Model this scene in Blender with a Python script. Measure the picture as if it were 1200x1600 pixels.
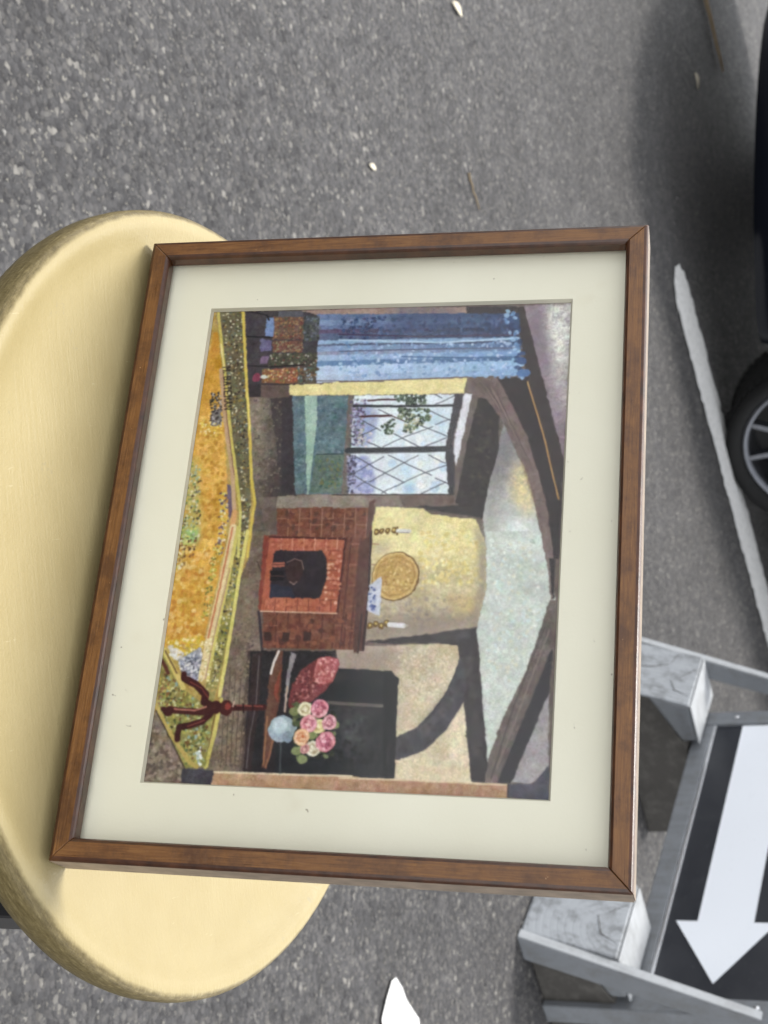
import bpy, bmesh, math, random
import numpy as np
from mathutils import Vector, Matrix

# ------------------------------------------------------------------ clear
for o in list(bpy.data.objects):
    bpy.data.objects.remove(o, do_unlink=True)
scene = bpy.context.scene
COL = scene.collection
R = math.radians

# ------------------------------------------------------------------ camera
CAM_H = 0.95
cam_data = bpy.data.cameras.new('camera')
cam = bpy.data.objects.new('camera', cam_data)
COL.objects.link(cam)
scene.camera = cam
PITCH, ROLL = 0.44239, -0.10064
fwd = Vector((0, math.cos(PITCH), -math.sin(PITCH)))
right0 = Vector((1, 0, 0)); up0 = right0.cross(fwd)
cr, sr = math.cos(ROLL), math.sin(ROLL)
rgt = right0 * cr + up0 * sr
upv = -right0 * sr + up0 * cr
# the phone was held on its side: the picture's right is the scene's up
cx_, cy_, cz_ = upv, -rgt, -fwd
cam.matrix_world = Matrix(((cx_.x, cy_.x, cz_.x, 0), (cx_.y, cy_.y, cz_.y, 0), (cx_.z, cy_.z, cz_.z, CAM_H), (0, 0, 0, 1)))
cam_data.sensor_fit = 'AUTO'
cam_data.sensor_width = 36.0
cam_data.lens = 2314.0 / 1600.0 * 36.0
cam_data.clip_start = 0.02
cam_data.clip_end = 2000
cam_data.dof.use_dof = True
cam_data.dof.focus_distance = 0.70
cam_data.dof.aperture_fstop = 25.0

# ------------------------------------------------------------------ sky and sun (bright overcast)
SUN_EL, SUN_AZ = R(66), R(-12)       # azimuth from +Y towards +X
world = bpy.data.worlds.new('World'); scene.world = world
world.use_nodes = True
wn = world.node_tree; wn.nodes.clear()
wo = wn.nodes.new('ShaderNodeOutputWorld'); bg = wn.nodes.new('ShaderNodeBackground')
sky = wn.nodes.new('ShaderNodeTexSky'); sky.sky_type = 'NISHITA'; sky.sun_disc = False
sky.sun_elevation = SUN_EL; sky.sun_rotation = SUN_AZ
sky.air_density = 1.0; sky.dust_density = 0.3; sky.ozone_density = 1.0
hs = wn.nodes.new('ShaderNodeHueSaturation'); hs.inputs['Saturation'].default_value = 0.10
wn.links.new(sky.outputs[0], hs.inputs['Color']); wn.links.new(hs.outputs[0], bg.inputs['Color'])
bg.inputs['Strength'].default_value = 0.15
wn.links.new(bg.outputs[0], wo.inputs['Surface'])
sun_d = bpy.data.lights.new('sun', 'SUN'); sun_d.energy = 1.5; sun_d.angle = R(13); sun_d.color = (1.0, 0.965, 0.91)
sun = bpy.data.objects.new('sun', sun_d); COL.objects.link(sun)
sdir = Vector((math.sin(SUN_AZ) * math.cos(SUN_EL), math.cos(SUN_AZ) * math.cos(SUN_EL), math.sin(SUN_EL)))
sun.rotation_euler = sdir.to_track_quat('Z', 'Y').to_euler()
sun.location = sdir * 30

vs = scene.view_settings
vs.view_transform = 'Standard'; vs.look = 'None'; vs.gamma = 1.0; vs.use_curve_mapping = False
vs.exposure = 1.5
scene.render.engine = 'CYCLES'
scene.render.resolution_x = 768; scene.render.resolution_y = 1024

# ------------------------------------------------------------------ helpers
def s2l(c):
    return tuple((v / 12.92 if v <= 0.04045 else ((v + 0.055) / 1.055) ** 2.4) for v in (x / 255.0 for x in c))

def tag(o, label=None, cat=None, group=None, kind=None):
    if label: o['label'] = label
    if cat: o['category'] = cat
    if group: o['group'] = group
    if kind: o['kind'] = kind
    return o

def empty(name, loc=(0, 0, 0), rz=0.0):
    o = bpy.data.objects.new(name, None); COL.objects.link(o)
    o.location = loc; o.rotation_euler = (0, 0, rz); o.empty_display_size = 0.05
    return o

class MB:
    def __init__(self): self.v = []; self.f = []
    def add(self, vs_, fs_):
        b = len(self.v); self.v += [tuple(p) for p in vs_]; self.f += [tuple(i + b for i in f) for f in fs_]; return self
    def box(self, a, b):
        x0, y0, z0 = a; x1, y1, z1 = b
        return self.add([(x0,y0,z0),(x1,y0,z0),(x1,y1,z0),(x0,y1,z0),(x0,y0,z1),(x1,y0,z1),(x1,y1,z1),(x0,y1,z1)],
                        [(0,3,2,1),(4,5,6,7),(0,1,5,4),(1,2,6,5),(2,3,7,6),(3,0,4,7)])
    def prism(self, pts, h0, h1, axis='x'):
        n = len(pts)
        mk = {'x': lambda p, h: (h, p[0], p[1]), 'y': lambda p, h: (p[0], h, p[1]), 'z': lambda p, h: (p[0], p[1], h)}[axis]
        vs_ = [mk(p, h0) for p in pts] + [mk(p, h1) for p in pts]
        fs_ = [tuple(reversed(range(n))), tuple(range(n, 2 * n))] + [(i, (i + 1) % n, (i + 1) % n + n, i + n) for i in range(n)]
        return self.add(vs_, fs_)
    def lathe(self, prof, seg=64, axis='z'):
        vs_ = []; fs_ = []; n = len(prof)
        for i in range(seg):
            a = 2 * math.pi * i / seg
            for r, h in prof:
                c, s = r * math.cos(a), r * math.sin(a)
                vs_.append((c, s, h) if axis == 'z' else (c, h, s))
        for i in range(seg):
            for j in range(n - 1):
                a = i * n + j; b = ((i + 1) % seg) * n + j
                fs_.append((a, b, b + 1, a + 1))
        return self.add(vs_, fs_)
    def tube(self, pts, rad, seg=10):
        vs_ = []; fs_ = []; n = len(pts)
        for k, p in enumerate(pts):
            p = Vector(p); t = (Vector(pts[min(k + 1, n - 1)]) - Vector(pts[max(k - 1, 0)])).normalized()
            a = t.orthogonal().normalized(); b = t.cross(a)
            r = rad[k] if isinstance(rad, (list, tuple)) else rad
            for i in range(seg):
                an = 2 * math.pi * i / seg; vs_.append(p + a * (r * math.cos(an)) + b * (r * math.sin(an)))
        for k in range(n - 1):
            for i in range(seg):
                j = (i + 1) % seg; fs_.append((k * seg + i, k * seg + j, (k + 1) * seg + j, (k + 1) * seg + i))
        fs_.append(tuple(reversed(range(seg)))); fs_.append(tuple((n - 1) * seg + i for i in range(seg)))
        return self.add(vs_, fs_)
    def build(self, name, mat, parent=None, bevel=0.0, smooth=False, bseg=2):
        me = bpy.data.meshes.new(name); me.from_pydata(self.v, [], self.f); me.update()
        bm = bmesh.new(); bm.from_mesh(me); bmesh.ops.recalc_face_normals(bm, faces=bm.faces); bm.to_mesh(me); bm.free()
        if mat: me.materials.append(mat)
        o = bpy.data.objects.new(name, me); COL.objects.link(o)
        if parent: o.parent = parent
        if smooth:
            for p in me.polygons: p.use_smooth = True
        if bevel > 0:
            m = o.modifiers.new('bevel', 'BEVEL'); m.width = bevel; m.segments = bseg; m.limit_method = 'ANGLE'; m.angle_limit = R(30)
        return o

class Mat:
    """small node-graph builder"""
    def __init__(self, name):
        self.m = bpy.data.materials.new(name); self.m.use_nodes = True
        self.t = self.m.node_tree; self.b = self.t.nodes['Principled BSDF']; self.o = self.t.nodes['Material Output']
    def n(self, typ, **kw):
        nd = self.t.nodes.new(typ)
        for k, v in kw.items():
            if k.startswith('i_'):
                key = k[2:]; key = int(key) if key.isdigit() else key.replace('_', ' ')
                nd.inputs[key].default_value = v
            else: setattr(nd, k, v)
        return nd
    def l(self, a, b): self.t.links.new(a, b)
    def coord(self, kind='Object', scale=(1, 1, 1), rot=(0, 0, 0)):
        tc = self.n('ShaderNodeTexCoord'); mp = self.n('ShaderNodeMapping')
        mp.inputs['Scale'].default_value = scale; mp.inputs['Rotation'].default_value = rot
        self.l(tc.outputs[kind], mp.inputs['Vector']); return mp.outputs[0]
    def noise(self, vec, scale, detail=3, rough=0.5, dist=0.0):
        nd = self.n('ShaderNodeTexNoise'); nd.inputs['Scale'].default_value = scale; nd.inputs['Detail'].default_value = detail
        nd.inputs['Roughness'].default_value = rough; nd.inputs['Distortion'].default_value = dist
        self.l(vec, nd.inputs['Vector']); return nd.outputs['Fac']
    def ramp(self, fac, stops, interp='LINEAR'):
        nd = self.n('ShaderNodeValToRGB'); cr_ = nd.color_ramp; cr_.interpolation = interp
        while len(cr_.elements) < len(stops): cr_.elements.new(0.5)
        for e, (p, c) in zip(cr_.elements, stops):
            e.position = p; e.color = (c, c, c, 1) if isinstance(c, (int, float)) else (*c, 1)
        self.l(fac, nd.inputs['Fac']); return nd.outputs['Color']
    def mix(self, fac, a, b, mode='MIX'):
        nd = self.n('ShaderNodeMix', data_type='RGBA', blend_type=mode)
        for s, v in ((nd.inputs['Factor'], fac), (nd.inputs['A'], a), (nd.inputs['B'], b)):
            if hasattr(v, 'links'): self.l(v, s)
            else: s.default_value = v if s.type == 'VALUE' else (*v, 1)
        return nd.outputs['Result']
    def math(self, op, a, b=0.0):
        nd = self.n('ShaderNodeMath', operation=op)
        for s, v in ((nd.inputs[0], a), (nd.inputs[1], b)):
            if hasattr(v, 'links'): self.l(v, s)
            else: s.default_value = v
        return nd.outputs[0]
    def col(self, v):
        if hasattr(v, 'links'): self.l(v, self.b.inputs['Base Color'])
        else: self.b.inputs['Base Color'].default_value = (*v, 1)
        return self
    def rough(self, v):
        if hasattr(v, 'links'): self.l(v, self.b.inputs['Roughness'])
        else: self.b.inputs['Roughness'].default_value = v
        return self
    def bump(self, h, strength=0.3, dist=0.001):
        nd = self.n('ShaderNodeBump'); nd.inputs['Strength'].default_value = strength; nd.inputs['Distance'].default_value = dist
        self.l(h, nd.inputs['Height']); self.l(nd.outputs[0], self.b.inputs['Normal']); return self
    def set(self, **kw):
        for k, v in kw.items(): self.b.inputs[k.replace('_', ' ')].default_value = v
        return self

# ------------------------------------------------------------------ materials
def m_asphalt():
    M = Mat('worn_asphalt'); v = M.coord('Object')
    wob = M.n('ShaderNodeTexNoise'); wob.inputs['Scale'].default_value = 140; wob.inputs['Detail'].default_value = 2; M.l(v, wob.inputs['Vector'])
    off = M.n('ShaderNodeVectorMath', operation='MULTIPLY_ADD'); M.l(wob.outputs['Color'], off.inputs[0]); off.inputs[1].default_value = (0.008,) * 3; M.l(v, off.inputs[2])
    va = M.n('ShaderNodeTexVoronoi', feature='F1'); va.inputs['Scale'].default_value = 132; M.l(off.outputs[0], va.inputs['Vector'])
    vb = M.n('ShaderNodeTexVoronoi', feature='F1'); vb.inputs['Scale'].default_value = 320; M.l(off.outputs[0], vb.inputs['Vector'])
    sa = M.n('ShaderNodeSeparateColor'); M.l(va.outputs['Color'], sa.inputs[0])
    sb = M.n('ShaderNodeSeparateColor'); M.l(vb.outputs['Color'], sb.inputs[0])
    stone = M.ramp(sa.outputs[0], [(0.0, (0.038, 0.037, 0.039)), (0.30, (0.053, 0.052, 0.054)), (0.70, (0.084, 0.081, 0.081)), (0.92, (0.112, 0.107, 0.101)), (1.0, (0.21, 0.20, 0.182))])
    stone2 = M.ramp(sb.outputs[1], [(0.0, (0.040, 0.039, 0.041)), (0.6, (0.061, 0.060, 0.061)), (0.92, (0.090, 0.086, 0.083)), (1.0, (0.20, 0.19, 0.165))])
    c = M.mix(M.ramp(sa.outputs[2], [(0.42, 0.0), (0.5, 1.0)]), stone, stone2)
    edge = M.ramp(va.outputs['Distance'], [(0.35, 1.0), (0.75, 0.0)])
    c = M.mix(M.math('MULTIPLY', M.math('SUBTRACT', 1.0, edge), 0.38), c, (0.030, 0.029, 0.030))
    big = M.ramp(M.noise(v, 1.3, 4, 0.6), [(0.28, 0.74), (0.72, 1.18)])
    c = M.mix(1.0, c, big, 'MULTIPLY')
    med = M.ramp(M.noise(v, 17, 3, 0.6), [(0.28, 0.78), (0.72, 1.18)])
    c = M.mix(1.0, c, med, 'MULTIPLY')
    M.col(c).rough(M.ramp(sa.outputs[1], [(0.0, 0.6), (1.0, 0.95)])); M.set(Specular_IOR_Level=0.22)
    h = M.math('ADD', M.math('MULTIPLY', edge, M.math('ADD', sa.outputs[1], 0.35)), M.math('MULTIPLY', M.noise(v, 500, 2), 0.4))
    M.bump(h, 0.6, 0.0016); return M.m

def m_paint_line():
    M = Mat('white_road_paint'); v = M.coord('Object')
    n = M.noise(v, 75, 6, 0.8)
    c = M.ramp(n, [(0.30, (0.08, 0.08, 0.08)), (0.37, (0.40, 0.40, 0.39)), (0.46, (0.56, 0.56, 0.55)), (0.7, (0.70, 0.70, 0.69))])
    M.col(c).rough(0.6); M.bump(M.noise(v, 220, 3), 0.5, 0.0012); return M.m

def m_cream():
    M = Mat('cream_gloss_paint'); v = M.coord('Object')
    n1 = M.noise(v, 14, 4, 0.6); n2 = M.noise(v, 90, 3, 0.6)
    c = M.mix(M.ramp(n1, [(0.3, 0.0), (0.75, 1.0)]), (0.305, 0.246, 0.116), (0.350, 0.288, 0.146))
    ch = M.ramp(M.noise(v, 48, 5, 0.8), [(0.655, 0.0), (0.69, 1.0)])
    c = M.mix(M.math('MULTIPLY', ch, 0.55), c, (0.27, 0.235, 0.14))
    sc_ = M.ramp(M.noise(M.coord('Object', (1.0, 9.0, 1.0), (0, 0, 0.7)), 42, 4, 0.75), [(0.66, 0.0), (0.72, 1.0)])
    c = M.mix(M.math('MULTIPLY', sc_, 0.34), c, (0.24, 0.18, 0.08))
    sc2 = M.ramp(M.noise(M.coord('Object', (9.0, 1.0, 1.0), (0, 0, 0.25)), 60, 4, 0.75), [(0.68, 0.0), (0.74, 1.0)])
    c = M.mix(M.math('MULTIPLY', sc2, 0.30), c, (0.60, 0.54, 0.38))
    # gold undercoat round the worn edge, darkened for shade on the outward side
    tc = M.n('ShaderNodeTexCoord'); sp = M.n('ShaderNodeVectorMath', operation='MULTIPLY'); M.l(tc.outputs['Object'], sp.inputs[0]); sp.inputs[1].default_value = (1, 1, 0)
    ln = M.n('ShaderNodeVectorMath', operation='LENGTH'); M.l(sp.outputs[0], ln.inputs[0])
    worn = M.ramp(M.math('ADD', M.math('SUBTRACT', M.math('MULTIPLY', ln.outputs['Value'], 100.0), 19.0), M.math('MULTIPLY', n2, 0.25)), [(0.22, 0.0), (0.42, 1.0)])
    sc = M.noise(M.coord('Object', (1, 1, 6)), 160, 3, 0.7)
    gold = M.ramp(sc, [(0.3, (0.085, 0.062, 0.02)), (0.55, (0.15, 0.115, 0.045)), (0.8, (0.27, 0.215, 0.10))])
    c = M.mix(worn, c, gold)
    M.col(c).rough(M.ramp(n2, [(0.3, 0.42), (0.7, 0.54)])); M.set(Specular_IOR_Level=0.35)
    br = M.noise(M.coord('Object', (26, 420, 100), (0, 0, 0.9)), 1.0, 4, 0.65, 0.3)
    M.bump(M.math('ADD', M.math('ADD', M.noise(v, 700, 2), M.math('MULTIPLY', n2, 1.2)), M.math('MULTIPLY', br, 1.6)), 0.26, 0.0007); return M.m

def m_frame(axis):
    M = Mat('stained_frame_wood_' + axis)
    sc = (60, 1300, 300) if axis == 'x' else (1300, 60, 300)
    v = M.coord('Object', sc); w = M.coord('Object')
    g = M.noise(v, 1.0, 5, 0.7, 0.5)
    c = M.ramp(g, [(0.25, (0.082, 0.030, 0.006)), (0.5, (0.150, 0.061, 0.014)), (0.75, (0.225, 0.102, 0.027))])
    dk = M.ramp(M.noise(w, 38, 5, 0.7), [(0.38, 1.0), (0.54, 0.0)])
    c = M.mix(M.math('MULTIPLY', dk, 0.62), c, (0.040, 0.012, 0.004))
    lt = M.ramp(M.noise(M.coord('Object', (1, 1, 1), (0, 0, 0.6)), 170, 4, 0.85), [(0.685, 0.0), (0.71, 1.0)])
    c = M.mix(M.math('MULTIPLY', lt, 0.75), c, (0.50, 0.30, 0.16))
    M.col(c).rough(M.ramp(g, [(0.3, 0.26), (0.7, 0.4)])); M.set(Specular_IOR_Level=0.42)
    M.bump(M.math('ADD', g, M.noise(w, 300, 2)), 0.22, 0.0004); return M.m

def m_mat():
    M = Mat('cream_mount_card'); v = M.coord('Object')
    c = M.mix(M.ramp(M.noise(v, 9, 4, 0.6), [(0.3, 0.0), (0.75, 1.0)]), (0.715, 0.690, 0.540), (0.765, 0.742, 0.600))
    sp = M.ramp(M.noise(v, 260, 2, 0.5), [(0.757, 0.0), (0.78, 1.0)])
    c = M.mix(M.math('MULTIPLY', sp, 0.6), c, (0.20, 0.16, 0.10))
    fx = M.ramp(M.noise(v, 26, 3, 0.6), [(0.66, 0.0), (0.78, 1.0)])
    c = M.mix(M.math('MULTIPLY', fx, 0.22), c, (0.50, 0.42, 0.25))
    M.col(c).rough(0.85); M.bump(M.noise(v, 900, 2), 0.15, 0.0003); return M.m

def m_plain(name, c, rough=0.5, spec=0.5, metal=0.0, nscale=40, var=0.12, bump=0.1, bscale=300):
    M = Mat(name); v = M.coord('Object'); n = M.noise(v, nscale, 4, 0.6)
    a = tuple(x * (1 - var) for x in c); b = tuple(min(1, x * (1 + var)) for x in c)
    M.col(M.mix(M.ramp(n, [(0.3, 0.0), (0.7, 1.0)]), a, b)).rough(rough); M.set(Specular_IOR_Level=spec, Metallic=metal)
    if bump: M.bump(M.noise(v, bscale, 3), bump, 0.0006)
    return M.m

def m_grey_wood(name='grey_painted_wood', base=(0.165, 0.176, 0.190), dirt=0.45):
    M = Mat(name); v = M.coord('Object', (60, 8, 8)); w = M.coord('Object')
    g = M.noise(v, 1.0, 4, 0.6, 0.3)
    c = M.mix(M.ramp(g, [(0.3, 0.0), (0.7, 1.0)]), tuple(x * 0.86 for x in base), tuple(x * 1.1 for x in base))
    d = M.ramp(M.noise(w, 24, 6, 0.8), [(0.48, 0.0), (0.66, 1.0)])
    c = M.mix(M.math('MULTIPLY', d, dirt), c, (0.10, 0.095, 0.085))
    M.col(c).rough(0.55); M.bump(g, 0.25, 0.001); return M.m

def m_scuffed(name, c, scuff, rough):
    M = Mat(name); v = M.coord('Object')
    k = M.ramp(M.noise(M.coord('Object', (1, 1, 3.5), (0, 0.5, 0)), 34, 5, 0.8), [(0.60, 0.0), (0.72, 1.0)])
    w = M.ramp(M.noise(v, 7, 3, 0.6), [(0.35, 0.0), (0.75, 1.0)])
    d = M.ramp(M.noise(v, 190, 2, 0.6), [(0.70, 0.0), (0.75, 1.0)])
    cc = M.mix(M.math('MULTIPLY', M.math('MULTIPLY', k, w), 0.55), c, scuff); cc = M.mix(M.math('MULTIPLY', d, 0.4), cc, scuff)
    M.col(cc).rough(M.ramp(M.noise(v, 20, 3), [(0.3, rough), (0.7, rough + 0.2)])); M.bump(M.noise(v, 60, 3), 0.06, 0.001); return M.m

def m_end_grain():
    """painted saw-cut with the growth rings and drying cracks showing through"""
    M = Mat('painted_end_grain')
    tc = M.n('ShaderNodeTexCoord'); mp = M.n('ShaderNodeMapping'); M.l(tc.outputs['Object'], mp.inputs['Vector'])
    mp.inputs['Location'].default_value = (0.07, 0, -0.15)
    mp.inputs['Scale'].default_value = (1, 1, 1.0)
    wv = M.n('ShaderNodeTexWave', wave_type='RINGS', rings_direction='Y'); wv.inputs['Scale'].default_value = 26; wv.inputs['Distortion'].default_value = 2.2
    wv.inputs['Detail'].default_value = 2; wv.inputs['Detail Scale'].default_value = 1.4; M.l(mp.outputs[0], wv.inputs['Vector'])
    rings = M.ramp(wv.outputs['Fac'], [(0.0, 1.0), (0.25, 0.0)])
    v = M.coord('Object')
    patch = M.ramp(M.noise(v, 14, 4, 0.65), [(0.42, 0.0), (0.62, 1.0)])
    sm = M.ramp(M.noise(v, 26, 6, 0.8), [(0.47, 0.0), (0.62, 1.0)])
    c = M.mix(M.math('MULTIPLY', M.math('MULTIPLY', rings, patch), 0.6), (0.285, 0.302, 0.322), (0.10, 0.104, 0.108))
    c = M.mix(M.math('MULTIPLY', sm, 0.72), c, (0.11, 0.115, 0.12))
    M.col(c).rough(0.6); M.bump(M.math('SUBTRACT', 1.0, rings), 0.25, 0.001); return M.m

def m_glass():
    M = Mat('picture_glass'); t = M.t
    lw = M.n('ShaderNodeLayerWeight'); lw.inputs['Blend'].default_value = 0.5
    fr = M.math('ADD', M.math('MULTIPLY', M.math('POWER', lw.outputs['Facing'], 5.0), 0.9), 0.013)
    tr = M.n('ShaderNodeBsdfTransparent'); tr.inputs['Color'].default_value = (0.98, 0.98, 0.98, 1)
    gl = M.n('ShaderNodeBsdfGlossy'); gl.inputs['Roughness'].default_value = 0.11
    v = M.coord('Object', (1.0, 1.0, 1.0)); bp = M.n('ShaderNodeBump'); bp.inputs['Strength'].default_value = 0.06; bp.inputs['Distance'].default_value = 0.01
    M.l(M.noise(v, 7, 1), bp.inputs['Height']); M.l(bp.outputs[0], gl.inputs['Normal'])
    mx = M.n('ShaderNodeMixShader'); M.l(fr, mx.inputs[0]); M.l(tr.outputs[0], mx.inputs[1]); M.l(gl.outputs[0], mx.inputs[2])
    M.l(mx.outputs[0], M.o.inputs['Surface']); t.nodes.remove(M.b); return M.m

def m_painting():
    M = Mat('watercolour_on_paper')
    at = M.n('ShaderNodeAttribute'); at.attribute_name = 'paint'
    v = M.coord('Object'); g = M.ramp(M.noise(v, 1000, 3, 0.75), [(0.28, 0.87), (0.72, 1.11)])
    M.col(M.mix(1.0, at.outputs['Color'], g, 'MULTIPLY')).rough(0.8); M.set(Specular_IOR_Level=0.2)
    M.bump(M.noise(v, 1200, 2), 0.12, 0.0003); return M.m

MT = dict(asphalt=m_asphalt(), line=m_paint_line(), cream=m_cream(), wood_x=m_frame('x'), wood_y=m_frame('y'), mat=m_mat(),
    matcore=m_plain('mount_bevel_core', (0.52, 0.49, 0.38), 0.8), backing=m_plain('brown_backing_board', (0.24, 0.16, 0.09), 0.85),
    dark_edge=m_plain('dark_varnished_edge', (0.050, 0.017, 0.006), 0.28, 0.5, var=0.5, nscale=120), outer_edge=m_plain('pale_frame_edge', (0.20, 0.15, 0.105), 0.6, var=0.3, nscale=90), glass=m_glass(), painting=m_painting(), black=m_plain('black_enamel', (0.012, 0.012, 0.013), 0.3, 0.5),
    grey=m_grey_wood(), endgrain=m_end_grain(), edge=m_grey_wood('sky_lit_grey_paint', (0.35, 0.365, 0.38), 0.3),  # edge: the same grey paint, lightened to stand for sky light
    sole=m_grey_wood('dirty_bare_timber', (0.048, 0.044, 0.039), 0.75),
    signblack=m_scuffed('black_sign_sheet', (0.014, 0.016, 0.022), (0.16, 0.165, 0.175), 0.3), signwhite=m_scuffed('white_sign_vinyl', (0.76, 0.79, 0.84), (0.40, 0.41, 0.42), 0.35),
    alu=m_plain('aluminium_trim', (0.62, 0.63, 0.65), 0.35, 0.5, 1.0),
    carpaint=m_plain('dark_navy_car_paint', (0.0025, 0.0035, 0.007), 0.2, 0.3, var=0.05, bump=0), trim=m_plain('black_plastic_trim', (0.005, 0.005, 0.005), 0.55),
    tyre=m_plain('tyre_rubber', (0.009, 0.009, 0.009), 0.8, 0.2), alloy=m_plain('grey_alloy', (0.13, 0.135, 0.15), 0.35, 0.5, 0.9), disc=m_plain('brake_steel', (0.10, 0.10, 0.10), 0.4, 0.5, 0.8),
    lens=m_plain('headlamp_lens', (0.35, 0.36, 0.38), 0.1, 0.6), window=m_plain('tinted_window', (0.01, 0.012, 0.014), 0.05, 0.6, bump=0),
    chip=m_plain('pale_chipping', (0.12, 0.116, 0.108), 0.5, 0.5, nscale=55, var=0.6), twig=m_plain('dry_twig', (0.20, 0.15, 0.09), 0.8), leaf=m_plain('bleached_leaf', (0.62, 0.56, 0.44), 0.7))

# ------------------------------------------------------------------ ground and road markings
g = MB().add([(-300, -300, 0), (300, -300, 0), (300, 300, 0), (-300, 300, 0)], [(0, 1, 2, 3)]).build('ground', MT['asphalt'])
tag(g, 'worn grey asphalt car park surface', 'asphalt', kind='structure')

def ragged_line(name, p0, d, length, width, seed, taper, wob=0.006, power=0.6):
    rnd = random.Random(seed); dx, dy = d; nx, ny = -dy, dx
    L = []; Rr = []; n = int(length / 0.02)
    for i in range(n + 1):
        t = length * i / n
        f = min(1.0, t / taper) ** power if taper else 1.0
        a = width * (0.5 - 0.5 * f) + rnd.uniform(-wob, wob); b = width * (0.5 + 0.5 * f) + rnd.uniform(-wob, wob)
        L.append((p0[0] + dx * t + nx * a, p0[1] + dy * t + ny * a)); Rr.append((p0[0] + dx * t + nx * b, p0[1] + dy * t + ny * b))
    mb = MB(); vs_ = [(x, y, 0.004) for x, y in L] + [(x, y, 0.004) for x, y in Rr]
    m = len(L); mb.add(vs_, [(i, i + 1, m + i + 1, m + i) for i in range(m - 1)])
    return mb.build(name, MT['line'])
LD = (0.803, 0.596)
o = ragged_line('bay_line', (-0.530, 3.915), LD, 5.0, 0.170, 3, 0.10, 0.009, 0.35); tag(o, 'long white painted bay line beside the dark car', 'road marking', kind='structure')
o = ragged_line('bay_line', (0.660, 1.803), (1.0, 0.0), 3.0, 0.140, 8, 0.075, 0.010, 0.9); tag(o, 'white painted line end with a ragged tip', 'road marking', kind='structure')

# pale chippings pressed into the surface
rnd = random.Random(5); mb = MB()
for k in range(2600):
    y = 1.15 + 3.4 * rnd.random() ** 1.4; x = rnd.uniform(-0.62, 0.42) * (y + 0.3)
    r = rnd.uniform(0.0016, 0.0042); h = r * rnd.uniform(0.25, 0.55); a0 = rnd.uniform(0, 6.28); m = rnd.randint(5, 7)
    ring = [(x + r * rnd.uniform(0.7, 1.15) * math.cos(a0 + 6.283 * i / m), y + r * rnd.uniform(0.7, 1.15) * math.sin(a0 + 6.283 * i / m)) for i in range(m)]
    mb.add([(px_, py_, -0.0005) for px_, py_ in ring] + [(x + (px_ - x) * 0.6, y + (py_ - y) * 0.6, h * rnd.uniform(0.7, 1.2)) for px_, py_ in ring],
           [(i, (i + 1) % m, m + (i + 1) % m, m + i) for i in range(m)] + [tuple(range(m, 2 * m))])
o = mb.build('stone_chippings', MT['chip']); tag(o, 'pale stone chippings set in the worn asphalt', 'gravel', kind='stuff')

# ------------------------------------------------------------------ stool
SEAT = (0.0339, 0.6385); SZ = 0.5494
st = empty('round_stool', (SEAT[0], SEAT[1], 0)); tag(st, 'round cream painted stool with black legs under the framed picture', 'stool')
prof = [(0.0, -0.0060), (0.06, -0.0060), (0.11, -0.0059), (0.145, -0.0057), (0.162, -0.0054), (0.171, -0.0048), (0.177, -0.0038), (0.1815, -0.0022), (0.1850, -0.0007), (0.188, 0.0), (0.1912, -0.0003),
        (0.1935, -0.0014), (0.1950, -0.0036), (0.1957, -0.008), (0.1955, -0.014), (0.1942, -0.0190), (0.190, -0.0225), (0.182, -0.024), (0.10, -0.024), (0.0, -0.024)]
so = MB().lathe(prof, 128).build('seat', MT['cream'], st, smooth=True); so.location = (0, 0, SZ)
def leg(x, y, rot):
    o = MB().prism([(-0.018, -0.018), (0.018, -0.018), (0.018, 0.018), (-0.018, 0.018)], 0.0, SZ - 0.025, 'z').build('leg', MT['black'], st, bevel=0.003)
    o.location = (x, y, 0); o.rotation_euler = (0, 0, rot); return o
LEGS = []
ang0 = math.atan2(-0.028, 0.150)
for k in range(4):
    a = ang0 + k * math.pi / 2; x, y = 0.146 * math.cos(a), 0.146 * math.sin(a)
    leg(x, y, R(-28) + k * math.pi / 2); LEGS.append((x, y))
for k in range(4):
    a, b = LEGS[k], LEGS[(k + 1) % 4]
    MB().tube([(a[0], a[1], 0.17), (b[0], b[1], 0.17)], 0.009, 12).build('stretcher', MT['black'], st, smooth=True)

# ------------------------------------------------------------------ framed picture (local x right, y up the picture, z out of its face)
W_, H_ = 0.300, 0.23946
YAW, LEAN = -0.43153, 0.24593
pf = empty('framed_picture'); tag(pf, 'watercolour of a cottage room in a brown wooden frame propped on the cream stool', 'picture')
px = Vector((math.cos(YAW), math.sin(YAW), 0)); nb = Vector((-math.sin(YAW), math.cos(YAW), 0))
py = nb * math.sin(LEAN) + Vector((0, 0, math.cos(LEAN))); pz = px.cross(py)
PO = Vector((-0.14319, 0.61344, SZ))
pf.matrix_world = Matrix(((px.x, py.x, pz.x, PO.x), (px.y, py.y, pz.y, PO.y), (px.z, py.z, pz.z, PO.z), (0, 0, 0, 1)))
FW, FT = 0.0100, 0.020
PROF = [(0.0, -FT), (0.0, -0.0016), (0.0008, -0.0004), (0.0020, 0.0), (0.0082, 0.0003), (0.0092, -0.0002), (0.0100, -0.0014), (0.0100, -0.0070), (0.0070, -0.0070), (0.0070, -FT)]
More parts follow.
